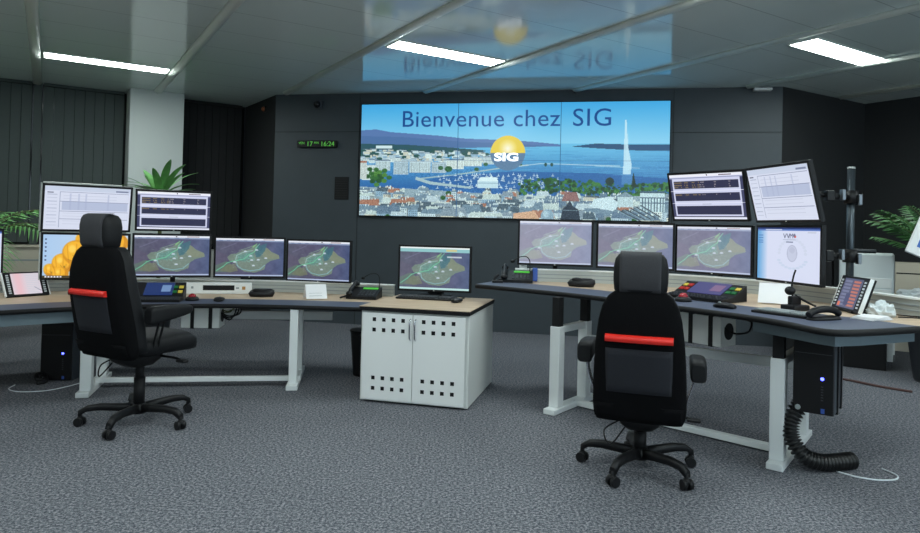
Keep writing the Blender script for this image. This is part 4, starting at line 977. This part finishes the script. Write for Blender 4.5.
    b = bm_new(); [cyl(b, (x, -.31, 1.06+Z), (x, -.31, 1.14+Z), .012) for x in (-.06, .06)]; obj('headrest_post', b, 'chrome', t)
    for s, ad in zip((-1, 1), arm_dz):
        b = bm_new(); loft(b, [((s*.322, -.20, .685+Z+ad), .034, .045), ((s*.322, -.185, .69+Z+ad), .045, .060), ((s*.322, -.06, .70+Z+ad), .047, .054), ((s*.322, .06, .705+Z+ad), .046, .040), ((s*.318, .13, .708+Z+ad), .040, .03), ((s*.318, .15, .71+Z+ad), .03, .016)], e=4, ax='y'); obj('armrest', b, 'leather', t)
        b = bm_new(); 
        for yy in (-.10, -.06): tube(b, [(s*.32, yy, .66+Z+ad), (s*.305, yy, .59+Z), (s*.275, yy, .50+Z), (s*.24, yy, .40+Z), (s*.12, yy, .37+Z)], .008, 8)
        obj('arm_support', b, armm, t)
    return t
chair((1.13, 4.05, 0), R(-18), 0, 176, 'black high-backed chair seen from behind in front of the right desk', (.035, -.03), cast=.350, bw=.94)
chair((-2.265, 4.75, 0), R(-27), .15, 196+27, 'black high-backed chair turned sideways at the left desk', (-.03, -.03), armm='blackm', bar_dz=-.045)

# ================================================================ PLANTS
def palm(loc, label, n, L, h, seed, leafm='leaf', pot=(.22, .45), broad=False, potm='pot', group=None, spread=1.0, leafl=.22, az=None, trunk=0.):
    rg = random.Random(seed); t = thing('potted_palm' if not broad else 'potted_dracaena', label, 'plant', loc, 0, group)
    pr, ph = pot
    b = bm_new(); loft(b, [((0, 0, .002), pr*.74, pr*.74), ((0, 0, .03), pr*.77, pr*.77), ((0, 0, ph-.03), pr, pr), ((0, 0, ph), pr, pr)], e=2 if broad else 5); obj('planter', b, potm, t)
    b = bm_new(); cyl(b, (0, 0, ph-.02), (0, 0, ph+.006), pr*.9, n=24); obj('soil', b, 'soil', t)
    bs, bl = bm_new(), bm_new()
    if broad: cyl(bs, (0, 0, ph), (0, 0, h), .022)
    elif trunk: cyl(bs, (0, 0, ph-.01), (0, 0, ph+trunk+.03), .03, .022)
    for k in range(n):
        a = az[k] if az else 2*PI*k/n+rg.uniform(-.3, .3); el = rg.uniform(.5, 1.25) if trunk != .34 else rg.uniform(.95, 1.4); ln = L*rg.uniform(.8, 1.15); c, s = math.cos(a), math.sin(a)
        pts = []; r = 0; z = h if broad else ph+trunk; e = el
        P = Vector((c*.03, s*.03, z+(rg.uniform(-.1, .05) if broad else 0)))
        m = 12; up = [P.copy()]
        for i in range(m):
            e -= (1.5 if not broad else 1.0)*spread/m*rg.uniform(.8, 1.2); P = P+Vector((c*math.cos(e), s*math.cos(e), math.sin(e)))*(ln/m); up.append(P.copy())
        if broad:
            side = Vector((-s, c, 0)); row = []
            for i, p in enumerate(up):
                w = .046*math.sin(PI*min(1, (i+.6)/(m+.6)))**.7+.001; row.append((bl.verts.new(p-side*w+Vector((0, 0, .006))), bl.verts.new(p), bl.verts.new(p+side*w+Vector((0, 0, .006)))))
            for q0, q1 in zip(row, row[1:]):
                for i in (0, 1): f = bl.faces.new((q0[i], q0[i+1], q1[i+1], q1[i])); f.smooth = True
            continue
        tube(bs, up, lambda s_: .008*(1-s_)+.0015, 5, smooth=False)
        for i in range(3, m+1):
            for sg in (-1, 1):
                for q in (0, .5):
                    p = up[i-1].lerp(up[i], q); d = (up[i]-up[i-1]).normalized(); side = Vector((-s, c, 0))*sg
                    ll = leafl*math.sin(PI*min(1, (i-2)/(m-1)*.9+.08))*rg.uniform(.8, 1.15)+.04; dr = (side*.8+d*.7+Vector((0, 0, -.05))).normalized(); tip = p+dr*ll+Vector((0, 0, -.25*ll)); mid = p+dr*ll*.5; w = d*.015
                    v = [bl.verts.new(x) for x in (p, mid+w, tip, mid-w)]; bl.faces.new(v)
    obj('stem', bs, 'stem', t); obj('fronds', bl, leafm, t)
    return t
palm((-5.42, 7.35, 0), 'green palm behind the left desk, fronds reaching in from the left edge', 13, 1.42, 0, 3, pot=(.24, .5), leafl=.30, spread=1.15, trunk=.60)
palm((-3.74, 8.25, 0), 'broad-leaved green plant rising above the table monitor in front of the white pillar', 20, .50, 1.74, 8, broad=True, pot=(.18, .5), spread=.75)
palm((4.92, 6.62, 0), 'green palm in a tall charcoal planter at the right edge', 18, .92, 0, 5, 'leaf_dark', pot=(.32, .72), leafl=.24, spread=.62, trunk=.34, az=[R(-90+16*q) for q in range(18)])

# ================================================================ BACK RIGHT CORNER
def cabinet_low(loc, rz, w, h, d, label, m='beige'):
    t = thing('low_cabinet', label, 'cabinet', loc, rz); b = bm_new(); box(b, (0, 0, h/2), (w, d, h), bev=.005); obj('body', b, m, t)
    b = bm_new(); box(b, (0, -d/2-.002, h*.88), (w*.96, .004, .015)); box(b, (0, -d/2-.002, h*.7), (.004, .004, h*.2)); obj('joint', b, 'blackm', t); return t
cabinet_low((6.05, 8.55, 0), R(-32), .70, 1.14, .4, 'beige low cabinet at the right edge behind the palm')
t = thing('printer_stand', 'black low cupboard under the printer in the right corner', 'cupboard', (4.40, 7.72, 0), R(-32)); b = bm_new(); box(b, (0, 0, .31), (1.0, .55, .615), bev=.006); obj('body', b, 'blackm', t)
t = thing('printer', 'tall light grey multi-drawer printer in the right corner', 'printer', (4.62, 7.50, .62), R(-32))
b = bm_new(); box(b, (0, 0, .33), (.52, .5, .66), bev=.02); obj('body', b, 'printer', t)
for z in (.10, .22, .34):
    b = bm_new(); box(b, (0, -.252, z), (.47, .012, .105), bev=.003); dr = obj('drawer', b, 'offwhite', t); b = bm_new(); box(b, (0, -.262, z+.03), (.12, .008, .016)); obj('handle', b, 'printer_dk', dr)
b = bm_new(); box(b, (-.05, -.18, .672), (.28, .12, .03), bev=.006, rx=R(-20)); obj('control_panel', b, 'printer_dk', t, 'dark control panel')
b = bm_new(); box(b, (-.262, -.02, .36), (.012, .42, .50), bev=.003); obj('side_panel', b, 'printer_dk', t, 'dark side panel')
t = thing('printer', 'black printer with a pale lid, left of the tall grey printer', 'printer', (4.16, 7.78, .62), R(-32))
b = bm_new(); box(b, (0, 0, .28), (.42, .45, .56), bev=.015); obj('body', b, 'blackm', t); b = bm_new(); box(b, (0, 0, .60), (.44, .46, .05), bev=.012); obj('lid', b, 'printer', t)
b = bm_new(); box(b, (-.05, -.227, .35), (.3, .006, .02)); box(b, (-.05, -.227, .2), (.36, .006, .004)); obj('output_slot', b, 'greyside', t)

# neighbouring desk beyond the right edge: rail, top, leg and things on it
t = thing('side_table', 'pale wooden side table with a white leg far behind the right desk', 'table', (5.80, 7.70, 0), R(-32)); z = .74
b = bm_new(); box(b, (.02, 0, z-.014), (1.40, .66, .028), bev=.004); obj('table_top', b, 'wood', t)
for x, y in ((-.65, -.29), (.68, -.29), (-.62, .29), (.68, .29)): b = bm_new(); box(b, (x, y, (z-.03)/2), (.06, .05, z-.03), bev=.004); obj('leg', b, 'leg', t)
b = bm_new(); box(b, (.02, -.27, z-.07), (1.3, .02, .08), bev=.003); obj('apron', b, 'white', t)
crumple('plastic_bag', (5.42, 7.86, .742), (.22, .12, .075), 'plastic_bag', 'flat crumpled plastic bag on the far side table beside the grey printer', 'bag', 9)
b = bm_new(); box(b, (0, 0, .035), (.26, .14, .07), bev=.01); o = obj('green_packet', b, 'greenbox'); o.location = (5.84, 7.62, .742); tag(o, 'small green packet on the far side table at the right edge', 'packet')
t = thing('display_board', 'tilted white board with a blue band entering at the right edge', 'board', (3.95, 5.42, 1.50), 0); t.rotation_euler = (R(-14), R(24), R(-18))
b = bm_new(); box(b, (0, 0, 0), (.38, .03, .52), bev=.006); obj('board', b, 'white', t)
b = bm_new(); box(b, (.02, -.017, -.14), (.30, .004, .10)); obj('blue_band', b, 'blueband', t)
b = bm_new(); box(b, (.02, -.017, .06), (.28, .004, .24)); obj('sheet', b, 'paper', t)
inv = r_matrix(t).inverted(); b = bm_new(); cyl(b, (4.08, 5.47, .002), (4.08, 5.47, 1.45), .022); cyl(b, (4.08, 5.47, .0), (4.08, 5.47, .03), .18); bmesh.ops.transform(b, matrix=inv, verts=b.verts); obj('post', b, 'white', t, 'white post')

# ================================================================ CAMERA, WORLD, RENDER SETTINGS
f, cy0, Hc_ = 661.24, 218.96, 1.45
p, r = .0136461, .0240323
cp, sp, cr, sr = math.cos(p), math.sin(p), math.cos(r), math.sin(r)
A = Matrix(((1, 0, 0), (0, -sp, cp), (0, cp, sp))); B = Matrix(((cr, sr, 0), (-sr, cr, 0), (0, 0, 1))); Mx = B @ A
cam = bpy.data.cameras.new('camera'); co = bpy.data.objects.new('camera', cam); S.collection.objects.link(co)
rot = Matrix((Mx[0], Mx[1], -Mx[2])).transposed().to_4x4(); co.matrix_world = Matrix.Translation((0, 0, Hc_)) @ rot
cam.sensor_width = 36; cam.lens = f/920*36; cam.shift_y = (cy0-266.5)/920; cam.clip_start = .05
S.camera = co
w = bpy.data.worlds.new('world'); S.world = w; w.use_nodes = True; w.node_tree.nodes['Background'].inputs[0].default_value = (.02, .025, .03, 1); w.node_tree.nodes['Background'].inputs[1].default_value = .3
S.view_settings.view_transform = 'Standard'; S.view_settings.look = 'None'; S.view_settings.exposure = 0; S.view_settings.gamma = 1
S.view_settings.use_curve_mapping = False
